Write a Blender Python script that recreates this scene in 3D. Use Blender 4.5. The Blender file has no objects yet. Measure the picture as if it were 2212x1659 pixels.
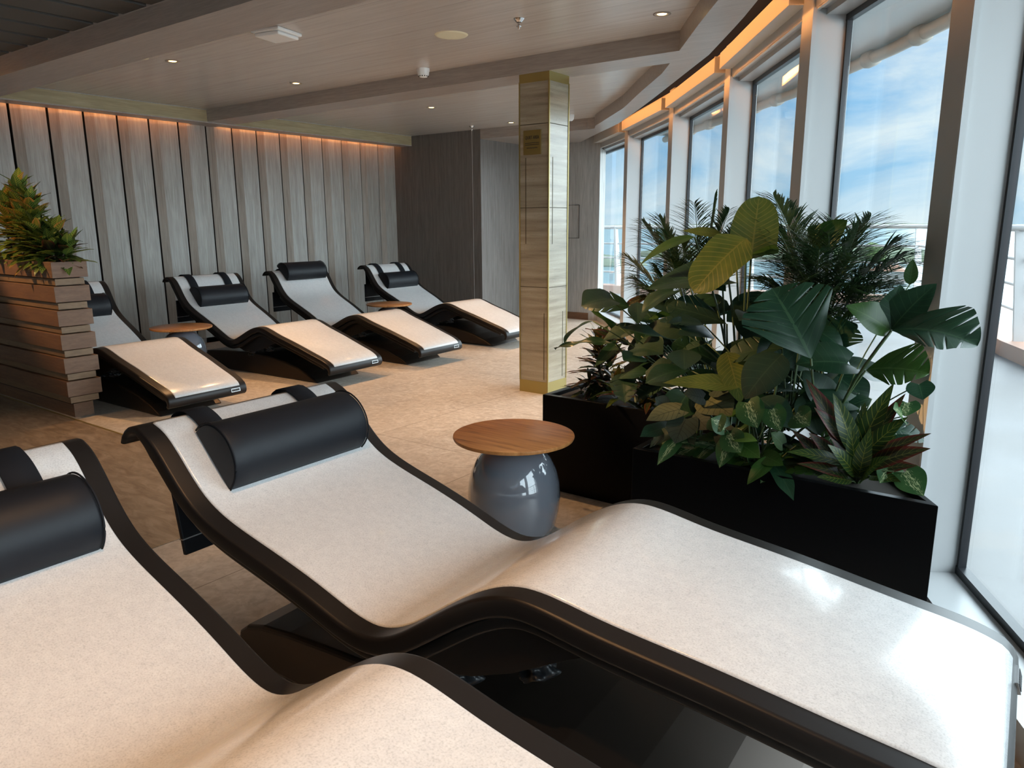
import bpy, bmesh, math, random
from mathutils import Vector, Matrix, noise
C = bpy.context.scene.collection
random.seed(7)
PI = math.pi
def R(a): return math.radians(a)

# ------------------------------------------------------------------ materials
def mat(name):
    m = bpy.data.materials.new(name); m.use_nodes = True
    nt = m.node_tree; b = nt.nodes['Principled BSDF']
    return m, nt, b
def plain(name, col, rough=.5, metal=0, coat=0, spec=.5, emis=None, es=0):
    m, nt, b = mat(name)
    b.inputs['Base Color'].default_value = (*col, 1); b.inputs['Roughness'].default_value = rough
    b.inputs['Metallic'].default_value = metal; b.inputs['Coat Weight'].default_value = coat
    b.inputs['Specular IOR Level'].default_value = spec
    if emis: b.inputs['Emission Color'].default_value = (*emis, 1); b.inputs['Emission Strength'].default_value = es
    return m
def nd(nt, t, **kw):
    n = nt.nodes.new(t)
    for k, v in kw.items(): setattr(n, k, v)
    return n
def coords(nt, kind='Object', scale=(1,1,1), rot=(0,0,0), loc=(0,0,0)):
    tc = nd(nt, 'ShaderNodeTexCoord'); mp = nd(nt, 'ShaderNodeMapping')
    nt.links.new(tc.outputs[kind], mp.inputs[0])
    mp.inputs['Scale'].default_value = scale; mp.inputs['Rotation'].default_value = rot; mp.inputs['Location'].default_value = loc
    return mp.outputs[0]
def noise_tex(nt, vec, scale, detail=4, rough=.5, dist=0):
    n = nd(nt, 'ShaderNodeTexNoise'); nt.links.new(vec, n.inputs['Vector'])
    n.inputs['Scale'].default_value = scale; n.inputs['Detail'].default_value = detail
    n.inputs['Roughness'].default_value = rough; n.inputs['Distortion'].default_value = dist
    return n.outputs[0]
def ramp(nt, fac, stops, interp='LINEAR'):
    r = nd(nt, 'ShaderNodeValToRGB'); nt.links.new(fac, r.inputs[0]); r.color_ramp.interpolation = interp
    e = r.color_ramp.elements
    while len(e) < len(stops): e.new(.5)
    for i, (p, c) in enumerate(stops): e[i].position = p; e[i].color = (*c, 1) if len(c) == 3 else c
    return r.outputs[0]
def mix(nt, fac, a, b, mode='MIX'):
    n = nd(nt, 'ShaderNodeMix', data_type='RGBA', blend_type=mode)
    if isinstance(fac, (int, float)): n.inputs[0].default_value = fac
    else: nt.links.new(fac, n.inputs[0])
    for k, v in ((6, a), (7, b)):
        if isinstance(v, tuple): n.inputs[k].default_value = (*v, 1)
        else: nt.links.new(v, n.inputs[k])
    return n.outputs[2]
def mth(nt, op, a, b=None, c=None):
    n = nd(nt, 'ShaderNodeMath', operation=op)
    for i, v in enumerate((a, b, c)):
        if v is None: continue
        if isinstance(v, (int, float)): n.inputs[i].default_value = v
        else: nt.links.new(v, n.inputs[i])
    return n.outputs[0]
def bump(nt, b, h, strength=.3, dist=.01):
    n = nd(nt, 'ShaderNodeBump'); n.inputs['Strength'].default_value = strength; n.inputs['Distance'].default_value = dist
    nt.links.new(h, n.inputs['Height']); nt.links.new(n.outputs[0], b.inputs['Normal'])
def sep(nt, v):
    n = nd(nt, 'ShaderNodeSeparateXYZ'); nt.links.new(v, n.inputs[0]); return n.outputs

M = {}
# pale speckled heated stone
m, nt, b = mat('stone'); v = coords(nt)
s1 = noise_tex(nt, v, 260, 2); s2 = noise_tex(nt, v, 40, 4)
c = ramp(nt, s1, [(.30, (.48, .48, .48)), (.45, (.57, .568, .565)), (.68, (.62, .618, .615))])
c2 = ramp(nt, s2, [(.35, (.93, .93, .94)), (.65, (1, 1, 1))])
nt.links.new(mix(nt, 1, c, c2, 'MULTIPLY'), b.inputs['Base Color'])
b.inputs['Roughness'].default_value = .2; b.inputs['Specular IOR Level'].default_value = .5; b.inputs['Coat Weight'].default_value = .16; b.inputs['Coat Roughness'].default_value = .04
M['stone'] = m
M['shell'] = plain('bronze_black_paint', (.017, .0145, .0135), .38, .4, spec=.35)
M['base'] = plain('satin_black_paint', (.05, .038, .030), .36, .75, spec=.4)
M['leather'] = plain('black_leather', (.007, .0085, .012), .5, spec=.25)
M['strap'] = plain('black_strap', (.006, .007, .010), .7, spec=.2)
M['rubber'] = plain('black_rubber', (.012, .013, .015), .3, spec=.3)
M['steel'] = plain('brushed_steel', (.42, .42, .42), .4, 1)
M['dark'] = plain('black_print', (.02, .02, .02), .6)
# grey timber wall planks: grain along z
def wood(name, c1, c2, c3, scale=(14, 14, .8), rough=.5, rot=(0,0,0), bstr=.05, coat=0):
    m, nt, b = mat(name); v = coords(nt, 'Object', scale, rot)
    a = noise_tex(nt, v, 2.2, 6, .6, .6); f = noise_tex(nt, v, 9, 3, .5)
    col = ramp(nt, a, [(.3, c1), (.5, c2), (.7, c3)])
    fl = ramp(nt, f, [(.35, (.86, .86, .86)), (.6, (1, 1, 1))])
    nt.links.new(mix(nt, 1, col, fl, 'MULTIPLY'), b.inputs['Base Color'])
    b.inputs['Roughness'].default_value = rough; b.inputs['Coat Weight'].default_value = coat
    bump(nt, b, f, bstr, .002)
    return m
M['wallwood'] = wood('grey_timber', (.275, .25, .22), (.35, .33, .30), (.42, .405, .38))
M['darkwall'] = wood('dark_grey_timber', (.135, .115, .10), (.175, .155, .14), (.215, .195, .175))
M['lightwall'] = wood('pale_grey_timber', (.33, .32, .30), (.42, .41, .39), (.5, .49, .47))
M['trimwood'] = wood('pale_olive_timber', (.36, .29, .165), (.43, .35, .205), (.49, .41, .26), (14, .8, 14), .45)
M['planterwood'] = wood('warm_brown_timber', (.125, .060, .030), (.155, .077, .039), (.185, .096, .050), (2.0, 3.5, 22), .55)
M['planterwood2'] = wood('light_brown_timber', (.16, .092, .045), (.195, .115, .058), (.23, .14, .075), (2.0, 3.5, 22), .55)
M['beam'] = wood('beige_laminate', (.37, .315, .28), (.41, .355, .315), (.45, .39, .35), (.8, 14, 14), .34, bstr=.0)
# ceiling panels with open joints every 0.3 m
m, nt, b = mat('ceiling_laminate'); v = coords(nt, 'Object', (.8, 14, 14))
a = noise_tex(nt, v, 2.2, 5, .6); col = ramp(nt, a, [(.3, (.53, .475, .425)), (.7, (.61, .555, .505))])
yy = sep(nt, coords(nt))[1]
j = mth(nt, 'FRACT', mth(nt, 'DIVIDE', mth(nt, 'ADD', yy, 30.08), .3))
j = mth(nt, 'LESS_THAN', j, .011)
nt.links.new(mix(nt, j, col, (.33, .29, .26)), b.inputs['Base Color'])
b.inputs['Roughness'].default_value = .27; b.inputs['Specular IOR Level'].default_value = .6
M['ceil'] = m
M['slat'] = plain('charcoal_slat', (.085, .08, .075), .5)
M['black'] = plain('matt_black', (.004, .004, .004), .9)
# floor: large stone tiles with camouflage-like blotches
m, nt, b = mat('floor_tile'); v = coords(nt, 'Object', (1, 1, 1)); 
n1 = noise_tex(nt, v, 11, 3, .55, 1.6); n2 = noise_tex(nt, v, 24, 4, .6, 1.0); n3 = noise_tex(nt, v, 1.6, 2)
col = ramp(nt, n1, [(.38, (.36, .315, .265)), (.46, (.43, .375, .32)), (.54, (.47, .42, .365)), (.62, (.56, .51, .455))], 'EASE')
col = mix(nt, .5, col, ramp(nt, n2, [(.42, (.38, .33, .275)), (.58, (.52, .47, .415))]))
col = mix(nt, 1, col, ramp(nt, n3, [(.3, (.9, .9, .9)), (.7, (1.05, 1.05, 1.05))]), 'MULTIPLY')
so = sep(nt, coords(nt, 'Object', loc=(30.52, 30 - 2.27 + .0, 0)))
jx = mth(nt, 'LESS_THAN', mth(nt, 'FRACT', mth(nt, 'DIVIDE', so[0], 1.0)), .005)
jy = mth(nt, 'LESS_THAN', mth(nt, 'FRACT', mth(nt, 'DIVIDE', so[1], 1.0)), .005)
nt.links.new(mix(nt, mth(nt, 'MAXIMUM', jx, jy), col, (.20, .165, .13)), b.inputs['Base Color'])
b.inputs['Roughness'].default_value = .42
M['floor'] = m
m, nt, b = mat('floor_plank'); v = coords(nt, 'Object', (2.2, 7, 1))
n1 = noise_tex(nt, v, 2.4, 4, .6, 1.2)
col = ramp(nt, n1, [(.35, (.15, .105, .07)), (.5, (.21, .155, .105)), (.65, (.28, .215, .155))])
nt.links.new(col, b.inputs['Base Color']); b.inputs['Roughness'].default_value = .4
M['plank'] = m
# travertine
m, nt, b = mat('travertine'); v = coords(nt, 'Object', (.8, .8, 11))
n1 = noise_tex(nt, v, 1.7, 7, .62, .15); n2 = noise_tex(nt, coords(nt, 'Object', (30, 30, 60)), 2.4, 3)
col = ramp(nt, n1, [(.28, (.19, .155, .11)), (.42, (.27, .23, .17)), (.55, (.33, .29, .215)), (.7, (.42, .375, .295))])
col = mix(nt, ramp(nt, n2, [(.62, (0, 0, 0)), (.72, (.5, .5, .5))]), col, (.18, .15, .11))
nt.links.new(col, b.inputs['Base Color']); b.inputs['Roughness'].default_value = .22
M['trav'] = m
M['brass'] = plain('satin_brass', (.34, .27, .10), .4, .75)
M['brasssign'] = plain('brass_plate', (.28, .21, .07), .42, .7)
M['frame'] = plain('cream_white_paint', (.46, .465, .465), .32)
M['gasket'] = plain('black_gasket', (.012, .014, .017), .35)
M['cassette'] = plain('cream_metal', (.62, .58, .52), .6, spec=.2)
M['led'] = plain('amber_led', (.8, .5, .2), .5, emis=(1, .40, .12), es=30)
M['lens'] = plain('warm_lamp_lens', (1, .8, .5), .5, emis=(1, .62, .22), es=9)
M['whiteplastic'] = plain('white_plastic', (.85, .85, .84), .4)
M['cream'] = plain('cream_grille', (.78, .73, .52), .5)
M['chrome'] = plain('chrome', (.75, .75, .75), .15, 1)
M['ringpaint'] = plain('beige_ring', (.38, .32, .27), .35)
M['glaze'] = plain('grey_glaze', (.15, .165, .195), .08, 0, 1, .6)
M['planterblack'] = plain('black_lacquer', (.003, .003, .0035), .3, spec=.12)
M['soil'] = plain('dark_soil', (.02, .015, .01), .95)
m, nt, b = mat('teak'); v = coords(nt, 'Object', (2.0, 26, 4), (0, 0, R(35)))
n1 = noise_tex(nt, v, 1.6, 5, .6, .4)
col = ramp(nt, n1, [(.3, (.12, .035, .012)), (.4, (.36, .14, .04)), (.6, (.50, .22, .07)), (.75, (.58, .29, .10))])
nt.links.new(col, b.inputs['Base Color']); b.inputs['Roughness'].default_value = .38
M['teak'] = m
# glass: thin pane
m = bpy.data.materials.new('window_glass'); m.use_nodes = True; nt = m.node_tree; nt.nodes.clear()
o = nd(nt, 'ShaderNodeOutputMaterial'); t = nd(nt, 'ShaderNodeBsdfTransparent'); g = nd(nt, 'ShaderNodeBsdfGlossy'); mx = nd(nt, 'ShaderNodeMixShader')
t.inputs[0].default_value = (.93, .97, .97, 1); g.inputs['Roughness'].default_value = 0
ge = nd(nt, 'ShaderNodeNewGeometry'); dp = nd(nt, 'ShaderNodeVectorMath', operation='DOT_PRODUCT')
nt.links.new(ge.outputs['Normal'], dp.inputs[0]); nt.links.new(ge.outputs['Incoming'], dp.inputs[1])
ic = mth(nt, 'SUBTRACT', 1, mth(nt, 'ABSOLUTE', dp.outputs['Value']))
nt.links.new(mth(nt, 'ADD', .035, mth(nt, 'MULTIPLY', .75, mth(nt, 'POWER', ic, 5))), mx.inputs[0]); nt.links.new(t.outputs[0], mx.inputs[1]); nt.links.new(g.outputs[0], mx.inputs[2]); nt.links.new(mx.outputs[0], o.inputs[0])
M['glass'] = m
# exterior
m, nt, b = mat('outer_deck'); v = coords(nt)
n1 = noise_tex(nt, v, .8, 4); col = ramp(nt, n1, [(.35, (.15, .14, .132)), (.65, (.19, .186, .186))])
nt.links.new(col, b.inputs['Base Color']); b.inputs['Roughness'].default_value = .5
M['deck'] = m
M['terracotta'] = plain('terracotta_paint', (.50, .30, .22), .6)
M['whitemetal'] = plain('white_gloss_paint', (.5, .5, .5), .35)
M['pipe'] = plain('grey_beige_paint', (.42, .39, .34), .5)
m, nt, b = mat('sea'); v = coords(nt, 'Object', (1, 1, 1)); n1 = noise_tex(nt, v, .012, 4); n2 = noise_tex(nt, v, .6, 3)
nt.links.new(ramp(nt, n1, [(.35, (.07, .15, .17)), (.65, (.12, .21, .23))]), b.inputs['Base Color']); b.inputs['Roughness'].default_value = .3
bump(nt, b, n2, .3, .3)
M['sea'] = m
def foliage(name, c1, c2, sc):
    m, nt, b = mat(name); v = coords(nt); n1 = noise_tex(nt, v, sc, 4)
    nt.links.new(ramp(nt, n1, [(.35, c1), (.65, c2)]), b.inputs['Base Color']); b.inputs['Roughness'].default_value = .8
    return m
M['fartree'] = foliage('far_tree_green', (.03, .06, .015), (.11, .18, .05), 1.0)
M['island'] = foliage('island_green', (.05, .085, .045), (.13, .165, .10), .05)
M['trunk'] = plain('brown_bark', (.12, .08, .05), .8)
M['house'] = plain('pale_render', (.45, .43, .41), .7)
M['roof'] = plain('terracotta_roof', (.45, .25, .18), .7)

# leaf materials: UV x along leaf (0 base..1 tip), UV y across (0..1, midrib .5)
def leafmat(name, g1, g2, vein, veinw=.10, vn=9, vstr=1., rough=.38, edge=None, blotch=None, trans=.25, slant=.9):
    m, nt, b = mat(name)
    uv = nd(nt, 'ShaderNodeTexCoord').outputs['UV']; s = sep(nt, uv)
    ac = mth(nt, 'ABSOLUTE', mth(nt, 'SUBTRACT', s[1], .5))          # 0 at midrib .. .5 at edge
    ns = noise_tex(nt, coords(nt, 'Object', (1, 1, 1)), 9, 3)
    col = ramp(nt, ns, [(.35, g1), (.65, g2)])
    if edge:
        e = mth(nt, 'ADD', mth(nt, 'MULTIPLY', ac, 1.5), mth(nt, 'MULTIPLY', s[0], .35))
        col = mix(nt, ramp(nt, e, [(.55, (0, 0, 0)), (.85, (1, 1, 1))]), col, edge)
    if blotch:
        bn = noise_tex(nt, coords(nt, 'UV', (3, 9, 1)), 2.2, 5, .7, .6)
        wgt = mth(nt, 'MULTIPLY', bn, mth(nt, 'SUBTRACT', 1.25, mth(nt, 'MULTIPLY', ac, 1.2)))
        col = mix(nt, ramp(nt, wgt, [(.58, (0, 0, 0)), (.62, (1, 1, 1))]), col, blotch)
    mid = mth(nt, 'LESS_THAN', ac, .018)
    ph = mth(nt, 'FRACT', mth(nt, 'MULTIPLY', mth(nt, 'SUBTRACT', s[0], mth(nt, 'MULTIPLY', ac, slant * .35)), vn))
    sv = mth(nt, 'LESS_THAN', ph, veinw)
    va = mth(nt, 'MULTIPLY', mth(nt, 'MAXIMUM', mid, sv), vstr)
    nt.links.new(mix(nt, va, col, vein), b.inputs['Base Color'])
    b.inputs['Roughness'].default_value = rough; b.inputs['Specular IOR Level'].default_value = .4
    tr = nd(nt, 'ShaderNodeBsdfTranslucent'); nt.links.new(mix(nt, va, col, vein), tr.inputs[0])
    ms = nd(nt, 'ShaderNodeMixShader'); ms.inputs[0].default_value = trans
    out = nt.nodes['Material Output']
    nt.links.new(b.outputs[0], ms.inputs[1]); nt.links.new(tr.outputs[0], ms.inputs[2]); nt.links.new(ms.outputs[0], out.inputs[0])
    bump(nt, b, ph, .25, .004)
    return m
M['L_mon'] = leafmat('monstera_green', (0.00744, 0.0279, 0.01364), (0.01364, 0.0434, 0.01984), (0.0434, 0.093, 0.0434), .05, 8, .6, .33, trans=.12)
M['L_mon2'] = leafmat('monstera_light_green', (0.0186, 0.0527, 0.01116), (0.031, 0.0744, 0.0124), (0.0682, 0.124, 0.0372), .05, 8, .6, .35, trans=.2)
M['L_pad'] = leafmat('paddle_green', (.05, .075, .014), (.095, .115, .02), (.17, .15, .035), .16, 13, .7, .38, slant=1.2, trans=.2)
M['L_cro'] = leafmat('croton_green', (0.0124, 0.0341, 0.00868), (0.0248, 0.0527, 0.01116), (0.1984, 0.2046, 0.031), .12, 10, .8, .35)
M['L_cro2'] = leafmat('croton_dark', (0.0217, 0.0186, 0.00992), (0.0217, 0.0341, 0.0124), (0.186, 0.1612, 0.0434), .09, 10, .6, .38, edge=(0.0992, 0.0155, 0.01364))
M['L_cro3'] = leafmat('croton_amber', (.10, .11, .02), (.19, .16, .02), (.55, .40, .05), .16, 9, .8, .4, edge=(.42, .16, .05))
M['L_palm'] = leafmat('palm_green', (.016, .045, .016), (.032, .075, .028), (0.0372, 0.0744, 0.0248), .0, 1, .5, .4)
M['L_cro4'] = leafmat('croton_bright', (.05, .12, .028), (.09, .16, .032), (.60, .55, .09), .13, 10, .85, .35)
M['L_palm2'] = leafmat('palm_light_green', (0.031, 0.062, 0.0186), (0.0496, 0.0868, 0.0279), (0.0744, 0.1116, 0.0372), .0, 1, .5, .4)
M['L_beg'] = leafmat('begonia_olive', (.09, .10, .05), (.15, .15, .075), (.02, .035, .02), .10, 8, .8, .6, slant=1.3)
M['L_beg2'] = leafmat('begonia_grey_green', (0.031, 0.0465, 0.031), (0.0496, 0.0651, 0.0434), (0.0093, 0.0186, 0.0124), .10, 8, .8, .6, slant=1.3)
M['L_pot'] = leafmat('pothos_variegated', (.025, .075, .025), (.05, .12, .035), (.08, .16, .05), .03, 7, .4, .35, blotch=(.45, .50, .26))
M['L_brd'] = leafmat('broad_dark_green', (0.01116, 0.031, 0.01736), (0.0186, 0.0434, 0.02356), (0.0434, 0.0744, 0.0372), .05, 7, .6, .45, trans=.12)
M['L_lime'] = leafmat('lime_green', (.10, .20, .03), (.14, .26, .04), (.2, .3, .08), .04, 7, .5, .4)
M['stem'] = plain('green_stem', (.05, .085, .03), .5)
M['woodstem'] = plain('brown_stem', (.07, .05, .03), .7)

# ------------------------------------------------------------------ mesh helpers
def link(name, bm, m, parent=None, smooth=False, loc=None, uvs=False):
    me = bpy.data.meshes.new(name); bm.normal_update(); bm.to_mesh(me); bm.free()
    if smooth:
        for p in me.polygons: p.use_smooth = True
    if isinstance(m, (list, tuple)):
        for q in m: me.materials.append(q)
    elif m: me.materials.append(m)
    o = bpy.data.objects.new(name, me); C.objects.link(o)
    if parent: o.parent = parent
    if loc: o.location = loc
    return o
def tag(o, label, cat, group=None, kind=None):
    if label: o['label'] = label
    if cat: o['category'] = cat
    if group: o['group'] = group
    if kind: o['kind'] = kind
    return o
def struct(o): o['kind'] = 'structure'; return o
def empty(name, loc=(0,0,0), rz=0):
    o = bpy.data.objects.new(name, None); C.objects.link(o); o.location = loc; o.rotation_euler = (0, 0, rz); o.empty_display_size = .1
    return o
def box(bm, x0, x1, y0, y1, z0, z1, mi=0):
    vs = [bm.verts.new(p) for p in ((x0,y0,z0),(x1,y0,z0),(x1,y1,z0),(x0,y1,z0),(x0,y0,z1),(x1,y0,z1),(x1,y1,z1),(x0,y1,z1))]
    for f in ((0,3,2,1),(4,5,6,7),(0,1,5,4),(1,2,6,5),(2,3,7,6),(3,0,4,7)):
        q = bm.faces.new([vs[i] for i in f]); q.material_index = mi
    return vs
def prism(bm, pts, z0, z1):
    """vertical prism over a ground polygon [(x,y)..]"""
    a = [bm.verts.new((x, y, z0)) for x, y in pts]; b = [bm.verts.new((x, y, z1)) for x, y in pts]
    n = len(pts)
    bm.faces.new(a[::-1]); bm.faces.new(b)
    for i in range(n): bm.faces.new((a[i], a[(i+1)%n], b[(i+1)%n], b[i]))
def fixn(bm): bmesh.ops.recalc_face_normals(bm, faces=bm.faces)
def bev(o, w=.005, seg=2, ang=40):
    md = o.modifiers.new('bevel', 'BEVEL'); md.width = w; md.segments = seg; md.limit_method = 'ANGLE'; md.angle_limit = R(ang)
    return o
def lathe(bm, prof, n=48, cx=0, cy=0):
    rings = []
    for r, z in prof:
        if r < 1e-5: rings.append([bm.verts.new((cx, cy, z))])
        else: rings.append([bm.verts.new((cx + r*math.cos(2*PI*i/n), cy + r*math.sin(2*PI*i/n), z)) for i in range(n)])
    for a, b in zip(rings, rings[1:]):
        for i in range(n):
            j = (i+1) % n
            if len(a) == 1 and len(b) == 1: continue
            if len(a) == 1: bm.faces.new((a[0], b[i], b[j]))
            elif len(b) == 1: bm.faces.new((a[i], b[0], a[j]))
            else: bm.faces.new((a[i], b[i], b[j], a[j]))
    fixn(bm)
def tube(bm, pts, r, n=8, r1=None):
    pts = [Vector(p) for p in pts]; rings = []
    up = Vector((0, 0, 1)); k = len(pts)
    for i, p in enumerate(pts):
        d = (pts[min(i+1, k-1)] - pts[max(i-1, 0)]).normalized()
        ref = up if abs(d.z) < .95 else Vector((1, 0, 0))
        a = d.cross(ref).normalized(); b = d.cross(a)
        rr = r if r1 is None else r + (r1 - r)*i/max(1, k-1)
        rings.append([bm.verts.new(p + a*rr*math.cos(2*PI*j/n) + b*rr*math.sin(2*PI*j/n)) for j in range(n)])
    for A, B in zip(rings, rings[1:]):
        for j in range(n): bm.faces.new((A[j], A[(j+1)%n], B[(j+1)%n], B[j]))
    bm.faces.new(rings[0][::-1]); bm.faces.new(rings[-1])
def extr(bm, prof, y0, y1):
    """extrude an (x,z) outline along y"""
    a = [bm.verts.new((x, y0, z)) for x, z in prof]; b = [bm.verts.new((x, y1, z)) for x, z in prof]
    n = len(prof); bm.faces.new(a); bm.faces.new(b[::-1])
    for i in range(n): bm.faces.new((a[i], b[i], b[(i+1)%n], a[(i+1)%n]))
    fixn(bm)

# ------------------------------------------------------------------ the room (x towards the windows, y away along the timber wall)
ZB, ZC = 2.465, 2.59
XW = -8.1
# inner line of the glass, as (x, y), far to near, then on past the camera
G = [(-5.71, 9.88), (-4.247, 8.361), (-3.068, 7.041), (-1.964, 5.585), (-1.01, 4.143), (-.186, 2.97), (.50, 1.55), (1.05, .02), (1.4, -1.6), (1.55, -3.2), (1.55, -4.8), (1.55, -6.4)]
G = [Vector(p) for p in G]
def tang(i):
    a = G[max(i-1, 0)]; b = G[min(i+1, len(G)-1)]
    return (a - b).normalized()          # towards the far end
def inw(t): return Vector((-abs(t.y), -abs(t.x))) if True else None
NRM = [inw(tang(i)) for i in range(len(G))]
D = .165
IN = [G[i] + NRM[i]*D for i in range(len(G))]
# floor
bm = bmesh.new()
def fl(bm, pts, mi):
    f = bm.faces.new([bm.verts.new((x, y, 0)) for x, y in pts]); f.material_index = mi
    if f.normal.z < 0: f.normal_flip()
outer = [(p.x + .05, p.y) for p in G]
fl(bm, [(XW-.3, 2.27)] + [(0.18, 2.27)] + [(p.x + .02, p.y + .02) for p in reversed(G[:6])] + [(XW-.3, 9.9)], 0)
fl(bm, [(XW-.3, -6.4), (1.6, -6.4)] + [(p.x + .02, p.y) for p in reversed(G[6:11])] + [(.18, 2.27), (XW-.3, 2.27)], 0)
bm.normal_update()
for f in bm.faces:
    if f.normal.z < 0: f.normal_flip()
struct(link('floor', bm, [M['floor'], M['plank']]))
bm = bmesh.new(); box(bm, XW, -3.0, -6.3, 2.262, .0, .003); struct(link('floor', bm, M['plank']))
bm = bmesh.new(); box(bm, XW, -2.95, 2.262, 2.275, -.001, .005); struct(link('trim_1', bm, M['brass']))

# timber wall of overlapping boards, 0.333 m pitch
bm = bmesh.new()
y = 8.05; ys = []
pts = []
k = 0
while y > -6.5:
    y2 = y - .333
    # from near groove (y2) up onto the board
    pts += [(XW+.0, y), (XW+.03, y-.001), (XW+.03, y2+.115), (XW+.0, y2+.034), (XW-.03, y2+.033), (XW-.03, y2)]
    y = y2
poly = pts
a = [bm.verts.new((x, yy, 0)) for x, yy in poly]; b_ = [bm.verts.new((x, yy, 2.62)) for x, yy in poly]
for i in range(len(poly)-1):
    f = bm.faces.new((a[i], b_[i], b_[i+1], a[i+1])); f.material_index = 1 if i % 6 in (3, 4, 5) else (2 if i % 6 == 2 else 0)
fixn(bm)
wl = struct(link('wall_left', bm, [M['wallwood'], plain('groove_shade', (.03, .022, .016), .8), wood('chamfer_shade_timber', (.225, .175, .135), (.285, .23, .185), (.34, .285, .24))]))  # dark colour imitates groove shadow; browner copy of the timber imitates chamfer shading
bm = bmesh.new(); box(bm, XW-.15, XW-.03, -6.5, 8.2, 0, 2.8); struct(link('wall_left', bm, M['darkwall']))
bm = bmesh.new(); box(bm, XW-.03, XW+.03, -6.4, 8.05, 0, .06); struct(link('baseboard_left', bm, M['darkwall']))
# dark timber wall across the end, then the paler recess behind it
bm = bmesh.new(); box(bm, XW-.15, -6.46, 8.05, 9.3, 0, ZC)
struct(link('wall_back', bm, M['darkwall']))
bm = bmesh.new(); box(bm, -6.605, -6.60, 8.046, 8.05, 0, ZC); struct(link('trim_2', bm, M['lightwall']))
bm = bmesh.new(); box(bm, -6.46, -5.3, 9.22, 9.37, 0, 2.6); struct(link('wall_back', bm, M['lightwall']))
bm = bmesh.new(); box(bm, -6.46, -5.45, 9.205, 9.22, 0, .1); struct(link('baseboard_back', bm, M['planterwood']))
bm = bmesh.new(); t = .004
for a0, a1, c0, c1 in ((-6.0, -5.62, 1.615, 1.62), (-6.0, -5.62, 1.155, 1.16), (-5.625, -5.62, 1.155, 1.62), (-6.0, -5.995, 1.155, 1.62)): box(bm, a0, a1, 9.214, 9.22, c0, c1)
struct(link('trim_3', bm, M['dark']))
# wall behind the camera
bm = bmesh.new(); box(bm, XW-.3, 1.8, -6.6, -6.4, 0, 2.8); struct(link('wall_front', bm, M['lightwall']))

# ceiling: recessed panels, beams with flat undersides, curved drop beside the windows
FAS = [(-6.46, 9.35), (-5.75, 8.14), (-4.72, 8.06), (-4.60, 7.86), (-3.665, 6.82), (-3.153, 6.146), (-2.64, 5.5), (-2.41, 5.159), (-2.197, 4.838), (-1.862, 4.33), (-1.588, 3.93), (-1.2, 3.2), (-.8, 2.2), (-.45, 1.0), (-.2, -.4), (-.05, -2), (0, -4), (0, -6.4)]
EDG = [(-5.6, 9.2), (-4.82, 8.385), (-4.30, 7.86), (-3.56, 6.96), (-3.17, 6.467), (-2.106, 5.101), (-1.626, 4.377), (-1.30, 3.85), (-.8, 2.9), (-.3, 1.7), (.15, .3), (.5, -1.4), (.75, -3), (.85, -6.4)]
def fx(y, L=FAS):
    for (x0, y0), (x1, y1) in zip(L, L[1:]):
        if y <= y0 and y >= y1: return x0 + (x1-x0)*(y0-y)/(y0-y1)
    return L[0][0] if y > L[0][1] else L[-1][0]
XT = -7.72                                    # face of the olive trim along the wall
beams = [(-6.4, -6.0), (2.50, 2.88), (4.86, 5.19), (7.9, 9.25)]
beams = [(2.50, 2.86), (4.87, 5.19), (8.05, 9.3)]
bm = bmesh.new()
prism(bm, [(XW-.3, 2.5), (fx(2.5)+.02, 2.5)] + [(x+.02, y) for x, y in reversed(FAS[3:12])] + [(-5.2, 9.4), (-6.4, 9.6), (XW-.3, 9.6)], ZC, ZC+.1); fixn(bm)
struct(link('ceiling', bm, M['ceil']))
for (y0, y1) in beams:
    bm = bmesh.new()
    yb = [y for _, y in FAS if y0 < y < y1]
    xl = -6.46 if y0 > 8 else XW
    pts = [(xl, y0), (fx(y0), y0)] + [(fx(y), y) for y in sorted(yb)] + [(fx(y1), y1), (xl, y1)]
    prism(bm, pts, ZB, ZC+.002); fixn(bm)
    struct(link('ceiling', bm, M['beam']))
# curved bulkhead beside the windows
bm = bmesh.new()
N = 80
ra, rb = [], []
yy = [9.2 - i*(15.6/N) for i in range(N+1)]
lo = []
for y in yy:
    lo.append((fx(y), fx(y, EDG), y))
def strip(bm, quads):
    for q in quads: bm.faces.new([bm.verts.new(p) for p in q])
for (a0, b0, y0), (a1, b1, y1) in zip(lo, lo[1:]):
    strip(bm, [((a0, y0, ZB), (a1, y1, ZB), (b1, y1, ZB), (b0, y0, ZB)),
               ((a0, y0, ZB), (a0, y0, ZC+.002), (a1, y1, ZC+.002), (a1, y1, ZB)),
               ((b0, y0, ZB), (b1, y1, ZB), (b1, y1, ZB+.035), (b0, y0, ZB+.035)),
               ((a0, y0, ZB+.035), (b0, y0, ZB+.035), (b1, y1, ZB+.035), (a1, y1, ZB+.035))])
bmesh.ops.remove_doubles(bm, verts=bm.verts, dist=1e-4); fixn(bm)
struct(link('ceiling', bm, M['beam']))
# black void over the slot beside the blinds
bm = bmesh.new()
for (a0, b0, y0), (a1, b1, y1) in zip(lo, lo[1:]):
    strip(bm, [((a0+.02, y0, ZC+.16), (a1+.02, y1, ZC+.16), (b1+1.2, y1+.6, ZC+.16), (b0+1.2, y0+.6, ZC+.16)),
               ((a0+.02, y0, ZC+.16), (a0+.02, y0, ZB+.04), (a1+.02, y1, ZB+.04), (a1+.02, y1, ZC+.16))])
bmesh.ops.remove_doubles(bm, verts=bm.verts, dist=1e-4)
struct(link('ceiling', bm, M['black']))
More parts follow.
